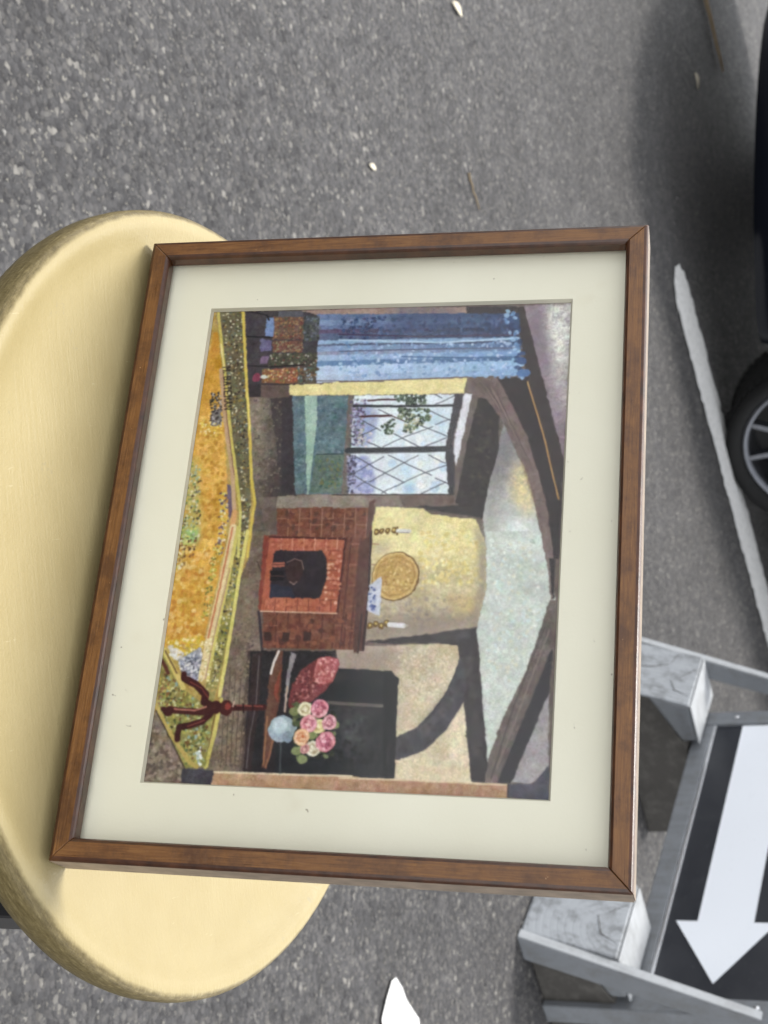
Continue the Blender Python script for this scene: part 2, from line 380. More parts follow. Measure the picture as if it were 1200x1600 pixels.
def rail(p0, p1, inward, mat, gap0, gap1):
    """mitred length of moulding from outer corner p0 to p1"""
    p0 = Vector((*p0, 0)); p1 = Vector((*p1, 0)); d = (p1 - p0).normalized(); inn = Vector((*inward, 0))
    vs_ = []
    for c, s, gp in ((p0, 1, gap0), (p1, -1, gap1)):
        for u, z in PROF: vs_.append(c + inn * u + d * (s * (u + gp)) + Vector((0, 0, z)))
    n = len(PROF); fs_ = [(i, (i + 1) % n, (i + 1) % n + n, i + n) for i in range(n)] + [tuple(range(n)), tuple(reversed(range(n, 2 * n)))]
    o = MB().add(vs_, fs_).build('frame_rail', mat, pf, bevel=0.0003)
    o.data.materials.append(MT['outer_edge']); o.data.materials.append(MT['dark_edge'])
    for p in o.data.polygons:
        if p.normal.dot(inn) < -0.9: p.material_index = 1  # outer sides paler than the front
        elif abs(p.normal.dot(inn)) > 0.25 and abs(p.normal.dot(d)) < 0.3: p.material_index = 2
    return o
rail((0, 0), (W_, 0), (0, 1), MT['wood_x'], 0.00008, 0.00008); rail((0, H_), (W_, H_), (0, -1), MT['wood_x'], 0.00012, 0.00022)
rail((0, 0), (0, H_), (1, 0), MT['wood_y'], 0.00008, 0.00012); rail((W_, 0), (W_, H_), (-1, 0), MT['wood_y'], 0.00008, 0.00022)
# glass, mount, watercolour, backing
MB().box((0.0072, 0.0072, -0.0090), (W_ - 0.0072, H_ - 0.0072, -0.0072)).build('glass_pane', MT['glass'], pf)
OX0, OX1, OY0, OY1 = 0.11344 * 0.3, 0.87732 * 0.3, 0.10884 * 0.3, 0.68219 * 0.3
zt, zb_ = -0.0093, -0.0112; bw = 0.0009
mo = MB(); X0, Y0, X1, Y1 = 0.0072, 0.0072, W_ - 0.0072, H_ - 0.0072
outer = [(X0, Y0), (X1, Y0), (X1, Y1), (X0, Y1)]; inner = [(OX0 - bw, OY0 - bw), (OX1 + bw, OY0 - bw), (OX1 + bw, OY1 + bw), (OX0 - bw, OY1 + bw)]; inner2 = [(OX0, OY0), (OX1, OY0), (OX1, OY1), (OX0, OY1)]
mo.add([(x, y, zt) for x, y in outer] + [(x, y, zt) for x, y in inner] + [(x, y, zb_) for x, y in outer], [(i, (i + 1) % 4, 4 + (i + 1) % 4, 4 + i) for i in range(4)] + [(8 + i, 8 + (i + 1) % 4, (i + 1) % 4, i) for i in range(4)])
mob = mo.build('mount', MT['mat'], pf)
MB().add([(x, y, zt) for x, y in inner] + [(x, y, zb_) for x, y in inner2], [(i, (i + 1) % 4, 4 + (i + 1) % 4, 4 + i) for i in range(4)]).build('bevel_edge', MT['matcore'], mob)
MB().box((0.0072, 0.0072, -0.0160), (W_ - 0.0072, H_ - 0.0072, -0.0125)).build('backing_board', MT['backing'], pf)
# hinged strut that props it up
stt = MB()
hz = -FT - 0.0005
Hn = Vector((0.15, 0.165, hz))
def to_local(wp): return pf.matrix_world.inverted() @ Vector(wp)
base_mid = PO + px * 0.15 + nb * 0.125; foot = to_local((base_mid.x, base_mid.y, SZ - 0.0062))
dv = (foot - Hn); wv_ = Vector((1, 0, 0)) * 0.016; tv = dv.cross(Vector((1, 0, 0))).normalized() * 0.003
stt.add([Hn - wv_, Hn + wv_, foot + wv_ * 1.6, foot - wv_ * 1.6, Hn - wv_ + tv, Hn + wv_ + tv, foot + wv_ * 1.6 + tv, foot - wv_ * 1.6 + tv],
        [(0, 1, 2, 3), (7, 6, 5, 4), (0, 4, 5, 1), (1, 5, 6, 2), (2, 6, 7, 3), (3, 7, 4, 0)])
stt.build('prop_strut', MT['backing'], pf)

# ------------------------------------------------------------------ the watercolour: brush strokes laid on the sheet, in millimetres from its lower left corner
PW_, PH_ = 229.2, 172.0
PAINT=[
('f',[(-2,-2),(231.2,-2),(231.2,174.0),(-2,174.0)],(112,98,88),18,None,0.0),
('g',[(-2.8,12.7),(-1.9,40.9),(97.3,52.1),(97.3,34.5),(126.2,43.3),(126.4,25.9)],(67.2,26.3),(136,122,106),(67.4,46.9),(74,66,66),22),
('f',[(47.0,33.8),(47.1,45.1),(96.3,51.1),(96.3,45.0),(76.8,40.9)],(76,68,68),14,None,0.0),
('f',[(114.0,33.1),(113.9,41.8),(152.0,42.2),(169.8,45.2),(170.0,38.5),(223.1,44.4),(223.8,28.0)],(122,106,90),24,None,0.0),
('f',[(170.0,38.5),(169.9,41.9),(223.1,45.2),(223.2,42.0)],(84,70,64),16,None,0.0),
('l',[(128.3,37.5),(143.2,45.4)],0.5,(80,66,60)),
('l',[(152.0,41.3),(169.8,45.2)],1.2,(58,50,56)),
('s',[(47.8,23.8),(47.9,30.2),(95.4,36.1),(95.4,32.5)],(158,146,128),2.0,0.6,22),
('s',[(139.0,31.1),(135.4,38.4),(168.3,38.3),(166.8,31.3)],(150,132,108),3.0,0.6,24),
('s',[(192.1,27.8),(180.2,36.4),(220.1,41.6),(220.5,30.1)],(140,122,98),3.0,0.6,24),
('d',[(47.8,24.8),(48.1,43.8),(95.4,49.3),(95.4,34.3)],160,0.8,[(140,128,114),(96,86,80),(118,106,96)]),
('d',[(163.5,25.7),(149.4,39.3),(220.7,44.9),(221.3,30.2)],260,0.8,[(142,126,106),(104,88,76),(150,132,108),(92,80,72)]),
('l',[(175.3,29.0),(219.6,33.2)],0.35,(96,80,68)),
('l',[(177.8,31.7),(219.5,35.2)],0.35,(96,80,68)),
('l',[(180.2,34.4),(219.5,37.2)],0.35,(96,80,68)),
('l',[(182.7,37.1),(219.4,39.2)],0.35,(96,80,68)),
('l',[(185.1,39.7),(219.3,41.1)],0.35,(96,80,68)),
('f',[(170.0,39.7),(168.8,88.4),(223.4,93.6),(223.2,43.6)],(46,42,44),14,None,0.0),
('g',[(168.6,77.7),(166.5,89.7),(164.6,130.6),(184.3,135.3),(197.0,136.2),(224.7,141.3),(224.6,107.7),(180.1,105.5),(177.3,80.3)],(171.9,85.0),(188,168,146),(201.7,120.8),(226,210,172),20),
('d',[(167.9,105.3),(167.3,130.0),(192.9,132.6),(197.7,116.3)],160,0.9,[(236,222,186),(205,186,150),(214,196,160)]),
('g',[(164.7,89.5),(119.3,87.9),(105.1,89.3),(105.0,110.7),(107.7,134.6),(118.8,140.0),(140.5,141.4),(156.6,138.5),(160.5,119.3)],(116.2,118.6),(240,224,150),(160.7,109.0),(172,156,134),18),
('f',[(101.2,89.3),(102.8,110.6),(111.5,126.1),(125.1,127.1),(125.5,91.5)],(240,226,160),16,None,0.0),
('d',[(113.5,109.6),(115.1,135.9),(137.0,139.0),(141.0,113.5)],140,1.3,[(240,222,140),(228,206,126),(238,228,168)]),
('d',[(145.0,92.9),(143.3,134.3),(154.0,135.0),(157.5,95.8)],140,1.2,[(186,168,140),(204,184,140),(160,146,128)]),
('s',[(107.7,132.8),(118.8,140.4),(140.5,141.6),(156.6,138.7),(154.0,134.1),(140.6,137.9),(120.7,137.1)],(150,138,122),1.4,0.85,18),
('s',[(161.2,90.0),(153.9,95.5),(151.3,134.8),(156.6,137.7),(160.1,119.3)],(148,132,118),2.2,0.75,18),
('s',[(119.2,89.7),(119.2,97.7),(123.8,96.3),(124.8,91.1)],(190,176,140),1.5,0.7,16),
('s',[(142.6,125.7),(143.3,137.7),(151.3,137.4),(150.6,128.0)],(206,176,110),1.8,0.7,16),
('g',[(61.6,144.3),(79.6,152.7),(101.5,160.2),(124.7,165.8),(144.4,171.1),(144.9,142.8),(124.9,140.9),(106.5,137.7),(91.6,137.7),(78.5,141.6)],(72.4,142.1),(150,144,146),(121.0,154.0),(212,220,210),16),
('s',[(76.5,150.7),(84.6,156.2),(104.4,160.8),(108.3,156.9),(92.6,148.8)],(232,210,140),3.0,0.9,20),
('s',[(62.2,144.3),(75.5,150.7),(86.6,146.6),(96.6,139.9),(92.6,137.8)],(128,122,124),2.5,0.8,18),
('s',[(96.6,138.0),(96.6,143.5),(124.9,146.1),(124.9,141.1)],(168,162,150),2.0,0.7,16),
('s',[(101.5,147.5),(108.3,161.4),(124.7,164.0),(124.9,148.8)],(222,228,222),3,0.8,16),
('f',[(113.3,139.7),(113.1,164.1),(143.6,168.9),(153.3,166.8),(175.1,160.4),(196.4,151.7),(214.8,146.3),(167.0,139.2),(156.6,138.3),(140.5,141.4)],(206,214,202),16,None,0.0),
('d',[(116.9,141.2),(116.8,161.7),(150.8,165.0),(180.4,153.3),(175.6,143.1)],220,1.2,[(220,228,216),(194,206,192),(214,214,190),(204,220,214)]),
('f',[(0.8,150.0),(0.7,172.0),(79.7,171.9)],(150,134,142),18,None,0.0),
('s',[(0.8,160.1),(0.7,172.0),(60.4,171.6),(52.1,169.0)],(220,220,208),2.6,0.95,18),
('s',[(2.5,151.6),(2.7,157.3),(37.4,163.7),(33.0,158.8)],(128,112,122),2.2,0.7,16),
('f',[(1.3,146.2),(1.4,150.4),(78.6,171.7),(125.6,172.0),(125.6,170.3),(40.4,154.0)],(64,54,52),14,None,0.0),
('f',[(37.8,139.6),(38.0,153.8),(96.5,171.0),(125.6,171.2),(125.6,168.5),(86.6,161.3),(51.8,147.5)],(56,47,47),16,None,0.0),
('f',[(109.4,165.2),(109.4,169.9),(144.1,170.4),(144.1,169.4)],(52,45,45),12,None,0.0),
('l',[(40.4,154.0),(68.5,162.8),(98.0,170.4)],0.7,(200,150,80)),
('f',[(38.0,126.0),(37.8,140.1),(51.8,147.5),(66.4,154.8),(86.6,161.3),(101.5,165.6),(125.6,169.6),(125.6,166.0),(104.4,161.3),(84.6,155.7),(73.5,150.5),(60.1,144.2),(49.5,135.1),(45.2,127.2)],(124,104,98),18,None,0.0),
('f',[(109.4,163.8),(109.4,165.6),(143.6,169.7),(144.1,169.1),(124.0,166.1)],(136,116,108),14,None,0.0),
('l',[(39.4,128.8),(51.7,140.9),(72.5,151.4)],0.35,(98,82,78)),
('l',[(40.1,130.5),(54.0,142.4),(74.5,152.6)],0.35,(146,126,116)),
('l',[(40.7,132.3),(56.3,143.8),(76.5,153.8)],0.35,(98,82,78)),
('l',[(41.4,134.0),(58.6,145.3),(78.6,155.1)],0.35,(146,126,116)),
('l',[(42.1,135.8),(60.9,146.7),(80.6,156.3)],0.35,(98,82,78)),
('l',[(42.7,137.5),(63.2,148.1),(82.6,157.5)],0.35,(146,126,116)),
('l',[(43.4,139.3),(65.5,149.6),(84.6,158.7)],0.35,(98,82,78)),
('s',[(38.8,126.8),(39.0,138.3),(45.4,140.6),(45.3,131.1)],(96,78,74),1.6,0.7,16),
('f',[(185.8,169.5),(166.3,169.2),(216.2,171.5),(222.7,165.2),(222.9,156.5)],(168,160,160),16,None,0.0),
('f',[(166.2,171.1),(184.1,170.2),(222.8,156.6),(223.1,150.4),(168.0,168.3)],(54,50,54),12,None,0.0),
('f',[(144.1,168.9),(147.6,170.7),(168.0,169.6),(197.0,159.9),(223.1,150.8),(222.9,145.2),(196.4,151.7),(175.1,160.4)],(110,96,90),22,None,0.0),
('l',[(156.0,166.9),(192.1,155.6),(221.2,148.3)],0.5,(80,70,66)),
('l',[(157.7,169.0),(188.6,159.5),(217.0,150.5)],0.4,(140,124,114)),
('f',[(215.0,171.4),(230.5,172.1),(228.5,155.6),(223.5,155.5),(222.9,165.6)],(78,76,90),22,None,0.0),
('s',[(168.5,79.4),(166.6,105.2),(179.2,105.4),(176.4,80.2)],(158,138,124),2.6,0.75,16),
('s',[(164.9,120.5),(164.6,131.5),(174.1,132.1),(170.8,126.0)],(190,166,120),2.0,0.7,16),
('s',[(181.8,105.7),(181.7,109.9),(204.6,111.0),(204.7,107.2)],(190,172,146),1.6,0.6,16),
('d',[(169.6,105.5),(169.0,130.9),(181.1,128.4),(202.1,108.3)],240,0.7,[(206,190,156),(232,216,178),(190,172,140),(222,204,170)]),
('f',[(164.7,90.4),(160.5,119.3),(157.3,138.2),(167.0,139.6),(215.6,146.5),(222.9,145.8),(223.0,140.2),(197.0,136.2),(184.4,133.8),(165.1,130.8),(164.5,119.6),(165.2,100.8)],(60,54,56),12,None,0.0),
('f',[(170.7,131.7),(183.7,128.6),(193.2,122.6),(201.0,116.5),(206.2,106.9),(215.9,107.8),(211.1,119.8),(202.3,128.3),(189.0,135.3),(175.8,134.8)],(72,69,74),18,None,0.0),
('l',[(175.0,131.3),(187.1,127.2),(200.5,118.2)],0.6,(50,47,50)),
('s',[(168.9,132.6),(168.8,138.5),(213.2,143.8),(213.3,141.3)],(84,76,74),1.4,0.6,16),
('s',[(200.6,116.5),(184.5,128.7),(181.0,131.8),(193.0,129.3),(206.8,119.5)],(94,90,92),1.6,0.6,16),
('s',[(160.9,119.3),(158.4,135.3),(161.9,135.5),(163.6,120.4)],(84,80,80),1.2,0.6,16),
('f',[(176.8,78.2),(177.5,103.4),(180.6,106.3),(223.3,108.2),(223.8,57.4),(203.1,55.0),(196.0,61.2),(182.8,78.1)],(40,42,46),12,None,0.0),
('l',[(192.1,76.9),(192.7,101.3)],1.4,(112,104,98)),
('l',[(183.5,101.3),(198.7,101.9)],0.9,(96,98,100)),
('s',[(196.7,81.6),(197.6,94.8),(209.8,98.0),(212.3,86.6)],(84,82,84),3.0,0.75,16),
('s',[(178.6,76.2),(179.3,100.1),(182.1,99.6),(182.8,78.1)],(62,60,60),2.0,0.7,16),
('s',[(192.7,76.3),(193.2,101.3),(196.0,100.9),(195.4,77.3)],(80,72,66),1.6,0.7,16),
('f',[(179.3,100.1),(180.6,106.3),(223.3,108.2),(223.0,103.3)],(32,32,36),10,None,0.0),
('d',[(207.8,79.3),(208.1,105.4),(216.9,104.8),(217.2,81.6)],60,1.1,[(58,58,62),(26,26,28),(44,40,40)]),
('f',[(102.9,43.8),(100.7,86.9),(116.4,89.1),(168.4,89.9),(168.6,45.1),(151.1,43.3),(150.4,41.4),(115.9,39.5),(115.5,45.3)],(126,76,58),20,None,0.0),
('l',[(103.0,49.4),(117.0,50.4)],0.35,(168,124,102)),
('l',[(107.7,44.7),(107.7,49.9)],0.35,(160,116,96)),
('l',[(103.0,54.6),(116.9,55.6)],0.35,(168,124,102)),
('l',[(110.8,50.3),(110.8,55.5)],0.35,(160,116,96)),
('l',[(103.0,59.8),(116.9,60.8)],0.35,(168,124,102)),
('l',[(107.7,55.2),(107.6,60.3)],0.35,(160,116,96)),
('l',[(103.0,65.0),(116.8,65.9)],0.35,(168,124,102)),
('l',[(110.7,60.7),(110.7,65.9)],0.35,(160,116,96)),
('l',[(102.9,70.2),(116.8,71.0)],0.35,(168,124,102)),
('l',[(107.6,65.5),(107.6,70.7)],0.35,(160,116,96)),
('l',[(102.9,75.4),(116.8,76.2)],0.35,(168,124,102)),
('l',[(110.7,71.0),(110.6,76.1)],0.35,(160,116,96)),
('l',[(102.9,80.5),(116.7,81.3)],0.35,(168,124,102)),
('l',[(107.6,75.8),(107.5,80.9)],0.35,(160,116,96)),
('l',[(102.9,85.6),(116.7,86.3)],0.35,(168,124,102)),
('l',[(110.6,81.2),(110.6,86.3)],0.35,(160,116,96)),
('l',[(152.4,49.7),(168.5,50.6)],0.4,(90,52,44)),
('l',[(158.4,45.3),(158.3,50.4)],0.35,(158,108,88)),
('l',[(152.3,54.9),(168.4,55.7)],0.4,(90,52,44)),
('l',[(161.2,50.8),(161.1,55.9)],0.35,(158,108,88)),
('l',[(152.2,60.1),(168.2,60.9)],0.4,(90,52,44)),
('l',[(164.0,56.4),(163.9,61.4)],0.35,(158,108,88)),
('l',[(152.1,65.3),(168.1,66.0)],0.4,(90,52,44)),
('l',[(158.1,60.9),(158.0,65.9)],0.35,(158,108,88)),
('l',[(152.0,70.4),(168.0,71.1)],0.4,(90,52,44)),
('l',[(160.9,66.4),(160.8,71.4)],0.35,(158,108,88)),
('l',[(151.9,75.6),(167.9,76.2)],0.4,(90,52,44)),
('l',[(163.7,71.8),(163.5,76.8)],0.35,(158,108,88)),
('l',[(151.8,80.7),(167.7,81.3)],0.4,(90,52,44)),
('l',[(157.7,76.3),(157.6,81.3)],0.35,(158,108,88)),
('l',[(116.7,79.7),(167.8,79.7)],0.4,(86,52,46)),
('l',[(119.8,80.0),(119.7,84.0)],0.4,(168,116,96)),
('l',[(129.6,80.3),(129.5,84.4)],0.4,(168,116,96)),
('l',[(139.3,80.7),(139.2,84.7)],0.4,(168,116,96)),
('l',[(148.9,81.1),(148.8,85.1)],0.4,(168,116,96)),
('l',[(158.4,81.5),(158.3,85.4)],0.4,(168,116,96)),
('l',[(116.7,83.9),(167.7,83.8)],0.4,(86,52,46)),
('l',[(124.3,84.6),(124.2,88.6)],0.4,(168,116,96)),
('l',[(134.0,84.9),(134.0,89.0)],0.4,(168,116,96)),
('l',[(143.7,85.3),(143.6,89.3)],0.4,(168,116,96)),
('l',[(153.2,85.6),(153.1,89.6)],0.4,(168,116,96)),
('l',[(162.6,86.0),(162.5,89.9)],0.4,(168,116,96)),
('l',[(116.7,88.1),(167.6,87.9)],0.4,(86,52,46)),
('l',[(119.7,88.4),(119.7,92.4)],0.4,(168,116,96)),
('l',[(129.5,88.7),(129.4,92.7)],0.4,(168,116,96)),
('l',[(139.2,89.0),(139.1,93.0)],0.4,(168,116,96)),
('l',[(148.7,89.3),(148.7,93.3)],0.4,(168,116,96)),
('l',[(158.2,89.7),(158.1,93.6)],0.4,(168,116,96)),
('d',[(103.8,44.6),(103.7,85.3),(115.9,85.0),(116.2,46.1)],50,1.6,[(140,86,62),(106,64,52),(150,96,70),(96,66,54)]),
('d',[(153.3,44.6),(152.4,87.1),(166.9,87.0),(167.9,46.4)],60,1.6,[(140,82,60),(106,60,48),(150,90,66),(92,56,48)]),
('f',[(161.3,44.9),(161.3,48.2),(165.3,48.3),(165.4,45.3)],(72,50,46),10,None,0.0),
('f',[(161.2,53.2),(161.1,56.5),(165.1,56.6),(165.2,53.6)],(72,50,46),10,None,0.0),
('f',[(160.9,62.9),(160.9,66.2),(164.9,66.2),(164.9,63.2)],(72,50,46),10,None,0.0),
('f',[(119.3,83.4),(115.5,88.9),(168.7,90.1),(169.7,85.6)],(96,62,54),16,None,0.0),
('l',[(113.6,88.4),(141.4,89.9),(168.3,90.0)],0.9,(58,42,42)),
('l',[(152.4,87.8),(169.7,87.7)],0.8,(70,50,48)),
('f',[(115.9,39.3),(117.0,42.3),(151.7,42.4),(150.4,40.9)],(142,66,52),14,None,0.0),
('f',[(117.0,42.1),(117.5,77.3),(152.0,76.8),(151.7,42.3)],(186,102,74),18,None,0.0),
('l',[(116.7,42.1),(117.4,77.3),(152.2,76.8)],0.9,(84,44,40)),
('l',[(151.8,42.3),(152.2,76.8)],0.5,(226,190,160)),
('l',[(117.4,47.7),(123.1,48.1)],0.4,(226,160,130)),
('l',[(146.1,48.2),(151.7,48.5)],0.4,(126,62,48)),
('l',[(117.3,52.9),(123.1,53.3)],0.4,(226,160,130)),
('l',[(146.1,53.3),(151.6,53.6)],0.4,(126,62,48)),
('l',[(117.3,58.1),(123.0,58.4)],0.4,(226,160,130)),
('l',[(146.0,58.4),(151.5,58.7)],0.4,(126,62,48)),
('l',[(117.3,63.2),(123.0,63.6)],0.4,(226,160,130)),
('l',[(145.9,63.4),(151.4,63.8)],0.4,(126,62,48)),
('l',[(117.2,68.4),(122.9,68.7)],0.4,(226,160,130)),
('l',[(145.8,68.5),(151.3,68.8)],0.4,(126,62,48)),
('l',[(117.2,73.5),(122.9,73.8)],0.4,(226,160,130)),
('l',[(145.7,73.5),(151.2,73.8)],0.4,(126,62,48)),
('l',[(122.9,69.6),(122.8,76.8)],0.45,(140,70,52)),
('l',[(127.6,69.5),(127.5,76.6)],0.45,(140,70,52)),
('l',[(132.3,69.4),(132.2,76.3)],0.45,(140,70,52)),
('l',[(136.9,69.3),(136.8,76.1)],0.45,(140,70,52)),
('l',[(141.6,69.2),(141.4,75.8)],0.45,(140,70,52)),
('l',[(146.2,69.1),(146.0,75.6)],0.45,(140,70,52)),
('d',[(119.9,69.4),(119.8,76.3),(149.7,76.8),(149.8,70.4)],46,1.0,[(214,138,108),(160,76,56),(232,176,146)]),
('d',[(117.8,43.3),(118.0,68.5),(122.5,68.9),(122.4,43.9)],36,1.0,[(206,124,92),(168,84,62)]),
('d',[(146.6,43.1),(146.8,71.5),(150.9,71.9),(151.1,43.3)],36,1.0,[(206,118,86),(164,84,62)]),
('f',[(123.1,46.2),(123.2,67.2),(126.7,69.6),(135.0,70.5),(145.4,68.4),(145.2,45.5),(124.7,44.7)],(52,44,50),12,None,0.0),
('f',[(139.1,45.1),(140.4,54.8),(144.9,56.8),(145.2,45.5)],(52,54,70),12,None,0.0),
('f',[(130.7,51.1),(127.3,54.0),(127.6,57.8),(132.1,59.6),(138.1,58.2),(138.9,55.4),(136.7,52.2)],(66,46,46),12,None,0.0),
('l',[(128.8,51.6),(127.0,54.8),(128.0,58.2),(132.1,59.6)],0.35,(150,120,112)),
('l',[(137.8,53.8),(139.2,55.8),(137.8,57.1)],0.35,(170,140,130)),
('f',[(128.9,44.3),(128.6,50.1),(130.9,50.8),(131.2,44.9)],(186,106,84),10,None,0.0),
('l',[(130.0,44.8),(129.8,50.7)],0.4,(90,50,46)),
('f',[(132.7,44.2),(133.0,50.3),(137.5,51.2),(137.6,44.6)],(34,30,34),8,None,0.0),
('l',[(135.3,44.5),(135.4,50.9)],0.35,(90,60,56)),
('f',[(45.6,42.8),(45.8,45.5),(95.2,51.1),(95.2,45.1),(46.4,39.4)],(66,60,64),14,None,0.0),
('f',[(45.8,44.6),(46.2,72.0),(95.9,73.2),(95.9,51.4)],(96,120,128),26,None,0.0),
('d',[(46.5,45.6),(46.8,70.9),(92.0,72.4),(92.0,51.5)],220,1.0,[(110,132,140),(82,106,116),(128,146,154),(92,116,116)]),
('f',[(76.1,59.2),(76.1,72.3),(95.1,72.7),(95.1,58.2)],(100,118,108),26,None,0.0),
('d',[(78.5,61.3),(78.5,71.8),(93.6,72.2),(93.6,60.7)],70,0.9,[(112,130,80),(70,96,88),(126,120,80),(90,124,110)]),
('l',[(76.1,59.5),(75.8,72.3)],0.6,(60,78,80)),
('f',[(45.9,50.4),(45.9,56.6),(63.9,57.9),(95.8,57.9),(95.8,57.0),(67.9,53.5)],(164,194,174),18,None,0.0),
('f',[(38.7,63.2),(38.0,126.5),(46.0,125.3),(45.8,63.9)],(240,224,152),14,None,0.0),
('f',[(40.1,42.4),(39.5,90.7),(45.9,91.2),(45.7,43.0)],(238,222,150),14,None,0.0),
('f',[(45.9,71.4),(46.4,74.4),(95.9,76.3),(95.5,73.0)],(122,110,104),20,None,0.0),
('l',[(46.5,73.9),(95.7,76.0)],0.4,(70,64,64)),
('f',[(46.1,74.0),(46.4,121.5),(72.8,118.9),(76.4,119.5),(95.8,122.0),(95.9,76.0)],(226,236,240),14,None,0.0),
('d',[(52.5,96.0),(52.8,119.1),(72.3,118.6),(72.1,98.9)],40,2.2,[(206,226,238),(236,242,240),(214,232,236)]),
('d',[(77.6,94.3),(77.7,118.4),(94.0,120.8),(94.0,97.0)],40,2.6,[(196,220,238),(222,232,232),(238,240,236)]),
('s',[(90.9,101.4),(90.3,105.5),(95.0,106.8),(95.7,101.8)],(150,196,230),1.0,0.8,16),
('s',[(53.4,105.1),(55.6,119.3),(64.0,118.6),(63.9,111.0)],(190,216,234),2.4,0.7,16),
('s',[(77.6,96.2),(77.7,103.2),(87.2,106.5),(91.3,100.5)],(186,214,232),2.0,0.7,16),
('s',[(50.2,80.2),(55.2,86.5),(59.5,86.4),(67.9,85.1),(72.4,82.9),(72.3,76.4),(50.1,74.3)],(156,166,206),0.8,0.95,22),
('s',[(77.5,74.3),(77.0,83.6),(82.4,86.4),(87.2,88.1),(95.3,88.2),(95.7,76.0)],(160,168,210),0.7,0.95,22),
('d',[(78.9,78.4),(83.1,86.5),(94.7,87.5),(94.7,80.5)],50,1.2,[(176,184,222),(140,150,196),(200,204,226)]),
('d',[(48.0,72.7),(48.1,80.0),(72.0,80.9),(72.0,74.4)],150,0.9,[(110,96,128),(84,72,100),(150,138,168),(190,180,190),(90,104,96)]),
('d',[(76.8,74.1),(76.9,78.2),(95.3,78.7),(95.3,75.9)],80,0.8,[(112,104,132),(84,76,100),(176,174,200),(70,70,90)]),
('d',[(63.6,76.9),(63.7,84.0),(72.0,83.5),(72.0,77.7)],30,0.8,[(206,200,190),(180,190,170),(226,210,206)]),
('l',[(48.9,81.0),(48.5,89.1),(48.6,95.0)],0.9,(84,54,54)),
('l',[(57.1,78.5),(56.8,86.0),(56.7,92.5)],1.1,(84,50,50)),
('l',[(56.7,92.5),(60.3,100.5)],0.5,(84,60,54)),
('d',[(46.1,92.8),(46.2,107.4),(51.1,107.8),(51.5,101.1),(49.3,95.1)],110,1.0,[(56,70,60),(84,104,84),(40,50,44),(112,128,104)]),
('d',[(52.7,96.0),(53.8,110.2),(58.7,110.6),(62.5,105.8),(65.6,102.2),(64.5,98.9),(59.6,99.2),(57.5,95.8)],150,1.0,[(56,74,58),(90,112,80),(40,48,40),(126,140,100),(196,190,150)]),
('d',[(62.3,87.8),(57.4,93.8),(60.3,94.7),(66.5,94.0),(65.8,90.7)],44,0.9,[(70,90,66),(98,118,86),(48,58,48)]),
('l',[(59.0,79.0),(64.3,88.3)],0.42,(84,88,98)),
('l',[(69.9,82.7),(72.8,89.0)],0.42,(84,88,98)),
('l',[(53.5,86.3),(56.7,92.5)],0.42,(84,88,98)),
('l',[(65.9,94.5),(72.5,106.6)],0.42,(84,88,98)),
('l',[(61.8,106.4),(67.5,119.5)],0.42,(84,88,98)),
('l',[(54.5,110.3),(59.5,120.2)],0.42,(84,88,98)),
('l',[(72.4,90.0),(68.0,98.6),(62.5,112.2)],0.42,(84,88,98)),
('l',[(72.5,109.1),(68.1,118.9)],0.42,(84,88,98)),
('l',[(61.5,113.4),(58.8,119.5)],0.42,(84,88,98)),
('l',[(67.1,78.5),(63.0,86.5)],0.42,(84,88,98)),
('l',[(46.4,112.2),(48.0,115.2)],0.42,(84,88,98)),
('l',[(51.1,112.6),(49.6,116.3),(47.1,120.9)],0.42,(84,88,98)),
('l',[(76.9,77.5),(83.1,87.7),(89.9,101.0)],0.42,(84,88,98)),
('l',[(76.6,92.9),(81.8,103.5),(86.6,113.4)],0.42,(84,88,98)),
('l',[(76.7,111.4),(80.8,119.2)],0.42,(84,88,98)),
('l',[(85.1,75.7),(90.6,84.6),(95.3,93.6)],0.42,(84,88,98)),
('l',[(86.5,76.2),(77.3,91.0)],0.42,(84,88,98)),
('l',[(89.9,85.2),(83.1,96.0),(76.7,106.6)],0.42,(84,88,98)),
('l',[(93.3,95.0),(85.9,108.9),(81.8,119.4)],0.42,(84,88,98)),
('l',[(95.3,91.4),(93.4,94.4)],0.42,(84,88,98)),
('l',[(95.4,109.7),(89.9,120.0)],0.42,(84,88,98)),
('l',[(87.9,115.3),(90.7,121.2)],0.42,(84,88,98)),
('l',[(92.3,79.6),(89.2,83.8)],0.42,(84,88,98)),
('l',[(51.5,74.5),(52.0,97.2),(51.9,122.2)],1.2,(52,54,58)),
('l',[(74.2,73.9),(74.2,92.7),(73.6,120.3)],2.9,(64,66,70)),
('l',[(75.6,74.3),(75.2,111.9)],0.5,(120,126,130)),
('f',[(46.2,121.2),(46.2,125.3),(71.6,121.8),(83.2,123.8),(96.1,124.2),(95.8,122.0),(76.4,119.0),(72.8,118.8)],(70,66,70),16,None,0.0),
('f',[(46.2,125.3),(46.3,129.2),(73.0,125.6),(82.9,124.2),(73.7,122.1)],(226,226,230),12,None,0.0),
('f',[(46.3,129.2),(48.0,132.2),(73.7,128.1),(99.9,126.3),(99.8,124.6),(83.2,124.4),(68.2,127.1)],(112,98,92),16,None,0.0),
('f',[(48.0,132.1),(48.9,136.0),(58.0,142.2),(73.8,142.8),(91.9,139.2),(107.2,137.7),(105.5,130.2),(99.9,125.4),(73.7,128.1)],(58,51,49),16,None,0.0),
('d',[(53.0,131.8),(61.4,141.1),(95.3,138.2),(96.6,127.8),(73.7,129.4)],120,1.0,[(72,62,56),(48,42,42),(84,74,64)]),
('f',[(101.3,105.1),(101.0,125.6),(106.5,137.7),(105.2,126.5),(103.3,114.0)],(60,54,54),12,None,0.0),
